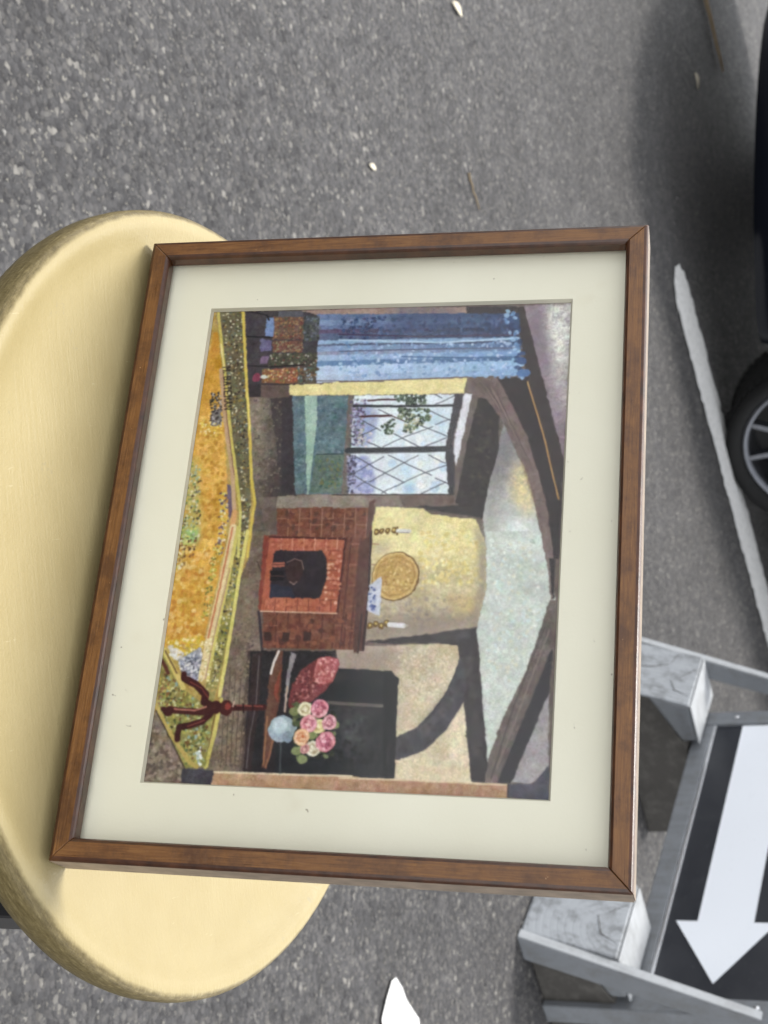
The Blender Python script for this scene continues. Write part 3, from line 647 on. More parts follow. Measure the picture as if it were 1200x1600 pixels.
('f',[(96.4,69.2),(96.0,124.2),(101.1,125.3),(101.9,88.2),(102.7,69.8)],(140,124,114),18,None,0.0),
('f',[(96.2,99.7),(96.0,124.2),(101.1,125.3),(101.5,101.4)],(112,92,84),16,None,0.0),
('f',[(96.7,43.0),(95.5,83.8),(101.5,84.4),(102.7,43.7)],(152,138,124),18,None,0.0),
('l',[(96.2,69.1),(95.8,124.1)],0.5,(60,54,54)),
('f',[(99.4,86.2),(98.4,88.6),(102.4,88.9),(116.7,87.8),(116.7,86.1)],(104,74,66),14,None,0.0),
('e',(134.6,101.2),(11.4,10.6),(120,88,44),8),
('e',(134.5,101.0),(10.9,10.1),(208,168,88),14),
('r',(134.5,101.0),(9.0,8.4),0.5,(168,124,56)),
('r',(134.5,101.0),(6.4,6.0),0.4,(176,132,60)),
('r',(134.5,101.0),(10.4,9.6),0.4,(232,206,140)),
('d',[(126.6,93.0),(126.5,107.1),(142.0,109.2),(143.1,96.2)],110,0.7,[(226,190,112),(180,136,66),(238,210,140),(166,120,56)]),
('f',[(139.1,90.0),(134.7,95.1),(152.8,95.9),(150.6,89.8)],(198,202,214),14,None,0.0),
('d',[(140.5,89.9),(139.5,92.4),(152.1,94.4),(150.4,90.1)],26,0.9,[(92,108,160),(70,86,140),(150,160,196)]),
('l',[(144.1,90.2),(141.3,94.8)],0.4,(226,230,236)),
('e',(157.4,91.9),(1.5,1.25),(116,86,38),8),
('e',(156.6,94.4),(1.5,1.25),(116,86,38),8),
('e',(157.5,96.8),(1.5,1.25),(116,86,38),8),
('e',(156.2,99.1),(1.5,1.25),(116,86,38),8),
('e',(157.2,91.9),(0.6,0.6),(214,184,96),6),
('e',(156.4,94.4),(0.6,0.6),(214,184,96),6),
('e',(157.3,96.8),(0.6,0.6),(214,184,96),6),
('e',(156.0,99.1),(0.6,0.6),(214,184,96),6),
('e',(113.9,90.9),(1.5,1.25),(116,86,38),8),
('e',(113.3,93.0),(1.5,1.25),(116,86,38),8),
('e',(113.5,95.8),(1.5,1.25),(116,86,38),8),
('e',(113.2,98.9),(1.5,1.25),(116,86,38),8),
('e',(113.8,90.8),(0.6,0.6),(214,184,96),6),
('e',(113.2,93.0),(0.6,0.6),(214,184,96),6),
('e',(113.3,95.8),(0.6,0.6),(214,184,96),6),
('e',(113.0,98.9),(0.6,0.6),(214,184,96),6),
('l',[(156.8,100.5),(157.1,106.6)],2.1,(224,222,222)),
('l',[(157.1,106.7),(157.0,108.3)],0.5,(196,190,180)),
('l',[(111.8,100.1),(115.1,100.2)],0.9,(120,90,40)),
('l',[(113.4,100.5),(113.5,105.5)],1.9,(226,224,216)),
('l',[(114.2,100.6),(114.2,105.6)],0.3,(150,146,140)),
('f',[(-1.0,62.2),(0.6,123.5),(4.2,123.7),(3.3,62.7)],(172,142,126),16,None,0.0),
('f',[(0.2,44.3),(-0.2,87.2),(3.9,87.6),(3.0,44.6)],(170,142,128),16,None,0.0),
('f',[(0.4,123.3),(1.1,146.7),(5.7,146.0),(4.4,123.6)],(66,56,58),12,None,0.0),
('g',[(2.5,51.3),(4.7,148.6),(12.4,149.0),(11.3,52.3)],(2.5,51.3),(112,130,168),(4.7,148.6),(50,70,108),18),
('g',[(5.7,51.7),(7.5,148.7),(9.9,148.8),(8.5,52.0)],(5.7,51.7),(128,148,184),(7.5,148.7),(58,82,122),16),
('g',[(10.9,52.2),(12.1,149.0),(14.2,149.1),(13.3,52.5)],(10.9,52.2),(104,88,116),(12.1,149.0),(46,62,96),18),
('g',[(13.0,52.4),(13.9,149.1),(17.6,149.2),(17.1,52.9)],(13.0,52.4),(96,108,140),(13.9,149.1),(54,72,106),16),
('g',[(16.8,52.8),(17.3,149.2),(19.1,149.3),(18.9,53.1)],(16.8,52.8),(152,182,218),(17.3,149.2),(120,158,196),14),
('g',[(18.9,53.1),(19.1,149.3),(20.3,149.4),(20.2,53.2)],(18.9,53.1),(96,106,136),(19.1,149.3),(66,82,112),14),
('g',[(19.9,53.2),(20.0,149.4),(23.0,149.5),(23.3,53.6)],(19.9,53.2),(152,176,212),(20.0,149.4),(80,110,150),14),
('g',[(23.0,53.5),(22.7,149.5),(24.5,149.6),(25.0,53.7)],(23.0,53.5),(160,166,190),(22.7,149.5),(96,124,164),18),
('g',[(24.7,53.7),(24.2,149.6),(27.6,149.8),(28.4,54.1)],(24.7,53.7),(168,192,226),(24.2,149.6),(120,160,206),14),
('g',[(27.8,54.0),(26.9,149.7),(30.0,149.9),(31.2,54.4)],(27.8,54.0),(112,146,188),(26.9,149.7),(76,112,156),14),
('g',[(30.5,54.3),(29.4,149.9),(34.1,150.1),(35.9,54.9)],(30.5,54.3),(188,208,234),(29.4,149.9),(150,190,228),14),
('g',[(35.6,54.9),(33.8,150.1),(37.1,150.3),(39.3,55.3)],(35.6,54.9),(182,198,222),(33.8,150.1),(140,180,220),14),
('d',[(4.4,62.8),(5.5,140.2),(16.6,146.5),(16.8,64.1)],260,1.2,[(64,88,130),(48,66,104),(84,104,146),(70,72,104)]),
('d',[(18.1,64.2),(18.8,147.6),(38.2,152.4),(37.8,66.2)],300,1.1,[(160,190,222),(116,152,196),(140,172,212),(184,206,232)]),
('s',[(0.6,87.7),(1.6,118.5),(13.8,119.3),(13.6,89.8)],(52,70,112),3,0.5,16),
('l',[(13.7,63.7),(15.7,98.9),(16.2,148.4)],0.8,(74,62,92)),
('l',[(22.9,64.7),(22.6,114.1),(23.0,150.7)],0.7,(96,104,134)),
('l',[(26.3,94.8),(28.6,151.0)],0.6,(78,110,152)),
('l',[(16.8,64.1),(19.3,113.9),(17.8,148.5)],0.9,(176,204,228)),
('l',[(38.2,55.5),(39.2,87.6)],0.5,(120,110,110)),
('l',[(39.1,66.3),(38.0,105.5),(37.5,126.7)],0.5,(110,90,84)),
('d',[(3.3,141.0),(3.5,146.8),(39.3,153.9),(37.1,148.6)],60,1.5,[(58,84,128),(96,138,186),(150,190,224),(44,62,100)]),
('e',(29.7,150.6),(2.0,2.6),(60,90,140),12),
('e',(36.1,151.9),(2.2,3.0),(84,124,176),12),
('f',[(-0.2,15.5),(0.7,45.1),(3.5,52.5),(39.2,55.2),(39.7,42.3),(39.5,28.3),(46.1,23.0)],(74,68,72),18,None,0.0),
('f',[(3.2,30.3),(3.6,45.4),(16.1,46.8),(15.8,31.4)],(118,90,74),22,None,0.0),
('f',[(0.3,32.4),(0.7,44.7),(3.8,45.1),(3.4,32.7)],(92,92,100),14,None,0.0),
('d',[(3.8,30.8),(4.2,45.1),(15.8,46.4),(15.4,32.2)],130,0.8,[(150,112,76),(110,62,54),(170,136,88),(84,84,66),(136,74,58)]),
('f',[(2.9,45.2),(4.0,53.0),(17.2,54.0),(16.4,46.7)],(78,82,84),18,None,0.0),
('d',[(3.8,45.3),(4.0,53.4),(17.0,54.0),(16.8,46.8)],50,0.9,[(96,104,84),(60,68,66),(110,118,130)]),
('f',[(16.6,31.5),(16.6,46.3),(23.0,46.8),(22.7,31.9)],(126,84,68),20,None,0.0),
('d',[(16.6,31.5),(17.0,46.1),(22.8,46.8),(22.5,32.2)],80,0.8,[(162,128,84),(120,64,56),(150,150,110),(100,70,60)]),
('f',[(23.3,31.2),(23.4,54.3),(30.8,54.3),(30.3,30.4)],(82,80,66),20,None,0.0),
('d',[(23.8,31.2),(23.8,53.9),(30.6,54.3),(30.2,32.0)],120,0.8,[(96,104,70),(120,72,66),(190,186,170),(60,58,52),(110,110,84)]),
('f',[(31.8,28.6),(30.9,45.8),(39.4,46.3),(39.1,28.4)],(140,94,66),22,None,0.0),
('d',[(31.8,28.3),(31.3,45.4),(39.1,45.9),(38.8,29.1)],130,0.8,[(196,152,80),(170,84,60),(214,190,150),(120,116,70),(150,70,60)]),
('f',[(30.9,45.7),(31.1,54.3),(39.2,54.8),(39.4,46.5)],(96,88,72),20,None,0.0),
('d',[(30.9,45.7),(31.1,55.5),(39.2,55.2),(39.1,46.6)],60,0.9,[(150,116,80),(88,110,100),(170,190,200),(90,70,60)]),
('f',[(3.7,27.2),(3.8,30.6),(14.0,31.5),(14.2,27.3)],(122,146,192),16,None,0.0),
('f',[(15.4,25.0),(16.0,31.1),(21.8,31.0),(22.4,26.3)],(104,100,136),18,None,0.0),
('f',[(24.5,26.6),(24.6,30.5),(28.6,30.2),(28.9,26.7)],(128,106,132),16,None,0.0),
('e',(36.0,26.0),(2.4,2.0),(140,62,84),12),
('e',(35.7,29.5),(1.0,1.8),(210,214,200),10),
('l',[(13.7,18.1),(14.7,30.9)],0.8,(40,36,40)),
('l',[(29.6,20.9),(30.2,30.4)],0.7,(44,38,42)),
('l',[(-0.6,15.4),(2.4,27.0),(5.0,28.2)],0.8,(44,40,44)),
('l',[(30.4,32.0),(29.7,48.3)],0.8,(44,36,36)),
('f',[(39.6,28.3),(39.9,42.5),(46.6,43.1),(46.4,29.1)],(106,88,82),16,None,0.0),
('l',[(39.6,28.3),(39.9,42.3)],0.5,(60,50,48)),
('f',[(39.4,22.3),(39.6,28.4),(46.4,29.1),(46.1,23.1)],(62,54,58),14,None,0.0),
('f',[(-3.2,-1.7),(-1.7,15.2),(37.9,21.7),(57.6,25.3),(86.1,29.8),(100.1,33.3),(126.3,33.6),(136.4,30.7),(158.2,30.1),(179.6,28.7),(200.3,29.0),(221.6,27.7),(222.5,17.0),(197.2,0.5),(225.9,-2.7),(176.6,-17.5)],(190,160,84),24,None,0.0),
('f',[(-1.6,0.6),(-1.2,14.3),(37.9,20.9),(57.5,24.3),(86.1,28.9),(100.1,31.3),(126.4,31.2),(126.4,27.3),(100.1,26.0),(76.7,20.3),(52.6,14.4),(29.7,8.6)],(112,104,76),22,None,0.0),
('f',[(114.0,31.4),(136.4,29.9),(158.3,29.3),(179.6,27.8),(195.5,25.8),(195.6,21.6),(170.4,21.5),(143.6,23.0),(114.1,24.3)],(150,142,76),24,None,0.0),
('d',[(0.1,3.7),(0.4,14.1),(57.5,24.2),(95.4,29.9),(95.4,26.3),(67.1,19.1),(32.8,10.4)],420,0.75,[(70,60,46),(206,196,150),(120,128,84),(92,70,52),(226,220,190),(96,110,104),(160,130,60),(54,46,40)]),
('d',[(95.4,25.4),(100.1,30.9),(126.4,31.6),(126.4,27.7)],150,0.75,[(70,60,46),(206,196,150),(120,128,84),(92,70,52),(226,220,190),(96,110,104),(160,130,60),(54,46,40)]),
('d',[(114.1,25.6),(114.0,30.5),(158.3,28.4),(183.8,26.7),(183.9,24.2),(149.7,23.8)],220,0.75,[(70,60,46),(206,196,150),(120,128,84),(92,70,52),(226,220,190),(96,110,104),(160,130,60),(54,46,40),(206,190,90),(190,170,70)]),
('g',[(11.3,1.2),(10.4,3.2),(32.7,8.5),(52.5,11.2),(67.1,14.5),(86.1,17.9),(100.1,20.7),(126.5,21.6),(127.0,-27.4),(100.1,-2.6),(71.8,-1.3),(37.6,-0.6)],(76.6,7.6),(226,172,72),(29.6,0.2),(206,148,44),24),
('f',[(112.3,21.4),(119.5,21.5),(137.4,20.4),(151.5,18.9),(167.1,17.6),(168.4,1.3),(176.1,-1.0),(136.9,-0.8),(114.3,-1.4)],(218,164,62),26,None,0.0),
('d',[(123.4,-1.9),(123.2,17.6),(163.7,17.1),(165.8,1.8)],200,1.5,[(228,182,90),(208,146,46),(222,170,70),(196,130,44),(232,196,116)]),
('d',[(47.5,0.8),(57.4,11.4),(104.7,19.5),(124.8,13.4),(86.1,4.4)],160,1.4,[(232,186,90),(206,150,44),(226,176,66),(190,134,40)]),
('d',[(43.6,4.0),(43.7,10.5),(61.3,12.4),(61.2,7.3)],90,0.8,[(84,76,70),(54,48,46),(150,146,146),(120,108,90),(206,204,196)]),
('f',[(53.4,5.8),(51.5,10.6),(60.8,11.8),(61.2,7.3)],(128,122,120),20,None,0.0),
('d',[(43.6,4.0),(43.7,10.0),(60.8,11.8),(61.2,6.9)],60,0.8,[(70,62,58),(52,46,44),(176,172,170)]),
('d',[(56.3,1.1),(61.3,11.9),(67.1,13.6),(66.0,1.6)],60,0.8,[(238,206,80),(246,232,180),(200,160,50)]),
('s',[(78.5,-0.3),(81.4,3.3),(119.4,9.6),(121.3,0.5),(100.1,0.1)],(176,172,100),1.6,0.8,24),
('s',[(113.1,0.2),(113.0,8.2),(120.3,8.4),(120.4,0.3)],(150,190,110),1.2,0.9,20),
('d',[(79.4,-0.2),(80.4,4.5),(117.6,9.3),(118.5,0.1),(95.5,0.3)],150,0.85,[(226,220,180),(120,140,80),(84,70,50),(206,196,90),(164,180,150)]),
('d',[(118.5,0.1),(118.5,8.1),(126.6,8.4),(126.7,-0.5)],50,0.9,[(120,80,40),(84,58,36),(226,200,120)]),
('d',[(95.5,16.1),(93.6,21.6),(109.3,21.9),(126.5,20.7),(122.9,17.6)],110,0.85,[(120,100,120),(96,80,100),(232,226,200),(210,180,70),(226,214,110)]),
('f',[(90.8,18.6),(91.7,20.9),(102.8,24.2),(108.4,21.8)],(110,92,110),16,None,0.0),
('d',[(117.9,-0.9),(117.0,2.5),(133.2,4.0),(132.4,0.3)],40,0.9,[(236,226,190),(206,190,110),(150,110,60)]),
('d',[(121.4,16.5),(119.5,19.8),(156.7,18.7),(156.8,15.3)],90,0.8,[(140,140,60),(190,180,60),(110,110,60),(226,210,130)]),
('d',[(166.6,1.5),(163.7,18.0),(170.5,17.2),(174.2,6.5)],120,1.0,[(226,190,60),(214,170,40),(246,230,170),(206,180,60)]),
('f',[(175.1,7.1),(168.8,17.0),(173.9,18.5),(184.5,17.6),(183.4,12.2)],(150,152,164),22,None,0.0),
('d',[(168.3,2.2),(172.4,9.7),(175.9,9.3),(172.6,2.8)],30,1.1,[(226,224,220),(200,196,190)]),
('d',[(175.1,7.1),(170.5,17.6),(184.1,18.2),(184.3,11.4)],110,0.9,[(206,208,216),(110,114,130),(230,228,226),(90,92,104),(170,170,190)]),
('l',[(-1.0,1.8),(30.8,9.3),(47.7,13.0),(67.1,17.4),(95.4,24.7),(104.7,26.8)],1.4,(206,190,92)),
('l',[(17.6,5.8),(30.8,9.2)],0.6,(240,226,150)),
('l',[(31.7,7.7),(57.4,13.2),(86.1,20.6),(105.6,24.1)],1.9,(196,160,120)),
('l',[(31.7,8.7),(57.4,14.1),(86.1,21.4)],0.5,(140,100,76)),
('l',[(-0.6,14.4),(41.9,21.8),(59.5,25.3),(86.1,29.6),(100.1,33.1),(109.2,32.7),(126.3,32.9)],1.3,(222,196,84)),
('l',[(43.9,22.4),(63.4,26.0)],0.6,(244,222,120)),
('l',[(104.7,24.0),(116.5,23.8),(128.2,23.1)],2.4,(222,168,104)),
('l',[(104.7,26.8),(126.4,28.6)],1.3,(214,206,110)),
('l',[(112.3,24.5),(140.9,22.6),(163.6,20.5),(182.3,19.3)],3.2,(228,206,150)),
('l',[(112.3,24.1),(141.8,21.9),(164.5,19.8)],0.9,(206,130,84)),
('l',[(112.2,26.7),(140.0,25.1),(163.6,23.1),(183.9,22.1)],1.7,(214,200,104)),
('l',[(132.0,25.4),(163.6,22.3),(183.1,21.1)],0.6,(190,150,120)),
('l',[(114.0,31.4),(136.4,30.3),(156.5,29.9),(177.0,29.2),(190.4,28.5)],1.6,(226,214,116)),
('l',[(192.1,29.5),(208.5,28.4),(221.7,26.5)],1.6,(206,192,96)),
('l',[(197.1,27.7),(212.6,26.5),(221.7,24.8)],0.7,(120,96,50)),
('d',[(163.7,17.1),(163.5,27.4),(188.8,26.6),(189.0,19.4)],90,0.7,[(240,230,170),(170,150,80),(206,170,90),(246,240,210)]),
('f',[(171.0,-0.5),(188.4,12.0),(192.4,18.6),(197.1,26.8),(221.7,26.5),(222.5,17.0),(196.7,0.4),(184.6,0.3)],(150,142,74),26,None,0.0),
('d',[(177.8,1.0),(188.4,12.0),(198.8,25.4),(220.7,25.9),(221.1,17.6),(195.5,1.5)],330,0.95,[(96,110,60),(190,180,84),(120,80,44),(206,206,150),(76,76,44),(150,160,90),(140,170,160)]),
('l',[(170.0,-0.4),(178.5,5.4),(187.6,11.6)],2.2,(214,192,104)),
('l',[(171.0,0.8),(181.0,7.7)],0.6,(110,80,54)),
('l',[(175.3,-0.1),(181.1,3.7)],1.6,(96,50,36)),
('d',[(182.9,0.0),(182.8,4.8),(197.8,6.6),(196.3,1.2)],40,0.9,[(150,96,60),(206,196,120),(120,84,44),(196,176,80)]),
('l',[(195.5,0.3),(204.4,5.9),(211.6,12.0),(220.2,19.2),(221.8,22.7)],1.8,(190,164,84)),
('l',[(198.0,0.5),(209.3,8.3),(222.3,17.0)],0.6,(60,48,36)),
('d',[(215.3,21.0),(212.7,23.6),(221.2,24.3),(221.3,21.8)],24,0.9,[(196,206,206),(160,190,180),(230,232,226)]),
('f',[(198.4,0.5),(209.3,7.9),(222.5,16.8),(229.8,18.1),(230.0,-3.7)],(132,116,98),26,None,0.0),
('d',[(202.2,-0.4),(221.2,15.1),(227.5,16.1),(228.2,0.2)],130,1.1,[(156,140,120),(108,92,78),(170,152,132),(96,84,74)]),
('f',[(222.9,16.4),(222.9,30.2),(229.3,30.6),(229.1,16.5)],(72,68,76),18,None,0.0),
('f',[(223.7,30.5),(223.6,61.6),(223.0,93.6),(231.1,94.4),(230.9,29.8)],(188,148,110),20,None,0.0),
('f',[(223.6,83.3),(223.9,155.3),(229.7,155.7),(230.5,84.0)],(184,138,102),22,None,0.0),
('l',[(223.7,30.7),(223.4,61.6),(222.9,90.4)],0.8,(236,218,180)),
('l',[(223.9,85.0),(223.5,118.3),(223.8,154.9)],0.8,(226,200,160)),
('l',[(223.8,155.3),(228.5,155.6)],0.7,(60,50,50)),
('f',[(170.9,41.0),(170.8,45.3),(193.6,46.7),(222.7,46.8),(222.8,43.3)],(58,44,44),14,None,0.0),
('l',[(172.3,44.1),(193.7,45.3),(207.7,44.2),(221.4,44.6)],0.5,(110,100,100)),
('f',[(169.3,51.7),(170.0,54.5),(187.7,55.7),(205.9,54.6),(221.1,53.6),(221.1,51.3),(199.1,49.9),(180.8,49.9)],(112,74,58),18,None,0.0),
('f',[(180.7,53.4),(177.0,54.7),(193.4,54.5),(187.8,52.4)],(140,66,50),16,None,0.0),
('l',[(169.9,52.6),(175.0,51.0),(180.0,50.2)],1.0,(236,226,216)),
('l',[(199.1,51.0),(211.6,51.4),(219.8,51.7)],0.6,(170,120,80)),
('l',[(207.3,54.8),(215.6,54.0),(220.7,52.9)],0.8,(160,112,80)),
('f',[(169.9,57.8),(171.1,60.6),(178.3,59.5),(184.8,58.8),(196.9,58.8),(196.4,57.9),(184.8,57.4)],(150,144,144),18,None,0.0),
('l',[(185.5,58.2),(196.7,58.5)],0.7,(206,176,150)),
('l',[(203.0,57.5),(222.8,59.4)],0.8,(76,84,84)),
('e',(204.1,57.9),(5.9,5.9),(158,178,184),20),
('e',(202.4,56.9),(3.4,3.2),(186,204,208),18),
('e',(207.4,60.8),(2.4,2.2),(130,148,158),16),
('e',(203.4,62.9),(2.2,1.6),(140,158,166),14),
('l',[(195.7,25.5),(195.8,28.3),(195.8,34.1),(195.0,49.0)],2.6,(70,26,24)),
('e',(195.8,32.3),(3.4,3.4),(78,30,26),12),
('e',(195.8,27.1),(3.0,2.8),(70,26,24),10),
('e',(195.1,32.9),(1.6,1.4),(150,60,50),6),
('l',[(194.5,36.8),(194.6,48.3)],0.5,(168,84,70)),
('l',[(192.9,35.5),(195.1,35.1)],0.7,(206,170,150)),
('l',[(193.9,39.6),(197.4,40.1)],0.7,(40,16,16)),
('l',[(194.1,43.9),(196.5,44.2)],0.6,(40,16,16)),
('l',[(195.7,26.5),(193.4,21.9),(190.2,22.1),(186.0,17.5),(184.1,13.2)],3.3,(70,26,24)),
('l',[(184.4,13.7),(183.3,11.3),(181.3,10.9)],2.6,(70,26,24)),
('l',[(191.5,23.4),(187.4,19.9),(184.7,14.4)],0.6,(130,60,50)),
('l',[(196.4,26.3),(198.1,21.4),(197.9,15.6),(197.5,6.4)],2.9,(78,32,28)),
('l',[(197.8,6.8),(197.3,3.8)],2.2,(70,26,24)),
('l',[(197.1,8.9),(197.4,18.4),(195.5,23.2)],0.7,(190,120,104)),
('e',(198.2,6.2),(2.2,2.2),(70,26,24),8),
('l',[(198.2,25.8),(202.1,22.4),(204.1,16.5),(205.0,12.3)],2.9,(70,26,24)),
('l',[(204.7,12.6),(207.1,12.0),(210.3,12.2)],2.5,(70,26,24)),
('l',[(201.5,23.4),(204.5,15.8)],0.5,(140,70,58)),
('f',[(172.2,70.9),(171.6,75.5),(172.8,79.3),(174.9,80.2),(181.4,78.6),(186.4,75.6),(191.5,69.9),(196.8,61.3),(193.2,59.5),(185.4,60.0),(178.2,63.4)],(128,58,58),20,None,0.0),
('f',[(172.2,70.9),(171.6,75.5),(172.8,79.3),(174.9,80.2),(182.8,78.1),(184.4,72.6),(180.9,69.4),(175.2,69.9)],(178,92,92),20,None,0.0),
('d',[(172.7,70.6),(173.2,78.5),(181.4,77.9),(185.1,72.7),(183.0,69.6)],110,0.9,[(214,130,126),(160,70,72),(232,170,160),(190,96,98)]),
('d',[(183.3,59.7),(176.7,67.5),(186.5,71.4),(195.9,61.9)],90,0.8,[(150,76,74),(104,42,46),(190,120,116),(90,40,42)]),
('d',[(193.1,61.6),(192.5,79.8),(215.8,82.2),(216.5,64.9)],150,1.5,[(84,96,60),(60,70,44),(120,130,84),(50,50,40)]),
('e',(196.3,62.5),(1.9,2.3),(134,144,92),16),
('e',(216.7,68.4),(1.9,2.3),(134,144,92),16),
('e',(213.4,65.6),(1.9,2.3),(134,144,92),16),
('e',(206.3,71.5),(1.9,2.3),(134,144,92),16),
('e',(201.5,80.7),(1.9,2.3),(134,144,92),16),
('e',(195.2,67.1),(3.1968,3.108),(226,216,170),16),
('d',[(193.0,64.6),(192.9,69.1),(197.3,69.6),(197.5,65.1)],26,0.7696000000000001,[(246,240,206),(170,150,96),(226,216,170),(246,240,206)]),
('r',(195.2,67.1),(1.6280000000000001,1.48),0.35,(170,150,96)),
('r',(195.2,67.1),(2.664,2.516),0.3,(246,240,206)),
('e',(202.4,74.2),(3.03696,2.9526),(230,214,150),16),
('d',[(200.4,71.8),(200.3,76.1),(204.5,76.5),(204.6,72.3)],26,0.73112,[(246,236,190),(190,160,96),(230,214,150),(246,236,190)]),
('r',(202.4,74.2),(1.5466,1.406),0.35,(190,160,96)),
('r',(202.4,74.2),(2.5307999999999997,2.3901999999999997),0.3,(246,236,190)),
('e',(212.0,72.4),(3.3566399999999996,3.2634),(226,214,184),16),
('d',[(209.8,69.9),(209.6,74.5),(214.2,75.0),(214.4,70.4)],26,0.8080799999999999,[(246,240,220),(176,156,120),(226,214,184),(246,240,220)]),
('r',(212.0,72.4),(1.7094,1.5539999999999998),0.35,(176,156,120)),
('r',(212.0,72.4),(2.7971999999999997,2.6417999999999995),0.3,(246,240,220)),
('e',(212.3,69.0),(2.07792,2.0202),(206,140,140),16),
('d',[(210.9,67.4),(210.8,70.3),(213.6,70.6),(213.7,67.7)],26,0.50024,[(230,170,166),(150,90,90),(206,140,140),(230,170,166)]),
('r',(212.3,69.0),(1.0582,0.962),0.35,(150,90,90)),
('r',(212.3,69.0),(1.7316,1.6354),0.3,(230,170,166)),
('e',(194.7,73.4),(3.996,3.885),(222,132,146),16),
('d',[(192.0,70.3),(191.8,75.9),(197.4,76.4),(197.6,70.9)],26,0.962,[(244,186,192),(160,70,88),(222,132,146),(244,186,192)]),
('r',(194.7,73.4),(2.035,1.8499999999999999),0.35,(160,70,88)),
('r',(194.7,73.4),(3.3299999999999996,3.1449999999999996),0.3,(244,186,192)),
('e',(201.4,69.4),(3.83616,3.7295999999999996),(226,140,150),16),
('d',[(198.8,66.4),(198.6,71.8),(203.9,72.4),(204.1,67.0)],26,0.9235199999999999,[(246,196,196),(170,76,92),(226,140,150),(246,196,196)]),
('r',(201.4,69.4),(1.9536,1.7759999999999998),0.35,(170,76,92)),
('r',(201.4,69.4),(3.1967999999999996,3.0191999999999997),0.3,(246,196,196)),
('e',(200.6,78.4),(3.3566399999999996,3.2634),(220,146,156),16),
('d',[(198.4,75.8),(198.2,80.5),(202.9,80.9),(203.0,76.3)],26,0.8080799999999999,[(244,196,200),(164,84,100),(220,146,156),(244,196,200)]),
('r',(200.6,78.4),(1.7094,1.5539999999999998),0.35,(164,84,100)),
('r',(200.6,78.4),(2.7971999999999997,2.6417999999999995),0.3,(244,196,200)),
('e',(207.4,67.0),(3.67632,3.5742000000000003),(236,180,130),16),
('d',[(205.0,64.1),(204.8,69.3),(209.8,69.8),(210.0,64.7)],26,0.88504,[(250,220,184),(206,110,60),(236,180,130),(250,220,184)]),
('r',(207.4,67.0),(1.8722,1.702),0.35,(206,110,60)),
('r',(207.4,67.0),(3.0636,2.8933999999999997),0.3,(250,220,184)),
('e',(208.9,77.6),(4.31568,4.1958),(218,126,142),16),
('d',[(206.1,74.3),(205.9,80.3),(211.7,80.9),(212.0,74.9)],26,1.03896,[(242,184,190),(156,64,84),(218,126,142),(242,184,190)]),
('r',(208.9,77.6),(2.1978,1.998),0.35,(156,64,84)),
('r',(208.9,77.6),(3.5964,3.3966),0.3,(242,184,190)),
('l',[(30.3,8.7),(30.0,12.2),(31.1,10.3),(31.8,12.5),(32.1,9.0)],0.45,(44,36,34)),
('l',[(33.1,9.2),(33.2,9.6)],0.45,(44,36,34)),
('l',[(35.5,9.6),(35.2,13.0),(36.7,12.9),(36.8,11.9),(35.3,11.3),(37.0,11.2),(37.1,10.2),(35.5,9.6)],0.45,(44,36,34)),
('l',[(38.1,10.0),(38.7,13.6),(39.9,10.3)],0.45,(44,36,34)),
('l',[(38.3,11.4),(39.4,11.6)],0.45,(44,36,34)),
('l',[(41.6,10.5),(41.3,14.0)],0.45,(44,36,34)),
('l',[(40.4,13.8),(42.2,14.1)],0.45,(44,36,34)),
('l',[(45.0,11.1),(43.2,10.8),(43.0,14.2),(44.8,14.5)],0.45,(44,36,34)),
('l',[(43.1,12.5),(44.5,12.7)],0.45,(44,36,34)),
('l',[(45.8,11.2),(45.5,14.6),(46.6,12.7),(47.3,14.9),(47.6,11.5)],0.45,(44,36,34)),
('l',[(48.4,11.6),(49.0,15.2),(50.2,11.9)],0.45,(44,36,34)),
('l',[(48.6,13.0),(49.7,13.2)],0.45,(44,36,34)),
('l',[(50.9,12.0),(50.7,15.4),(52.7,12.3),(52.4,15.7)],0.45,(44,36,34)),
]

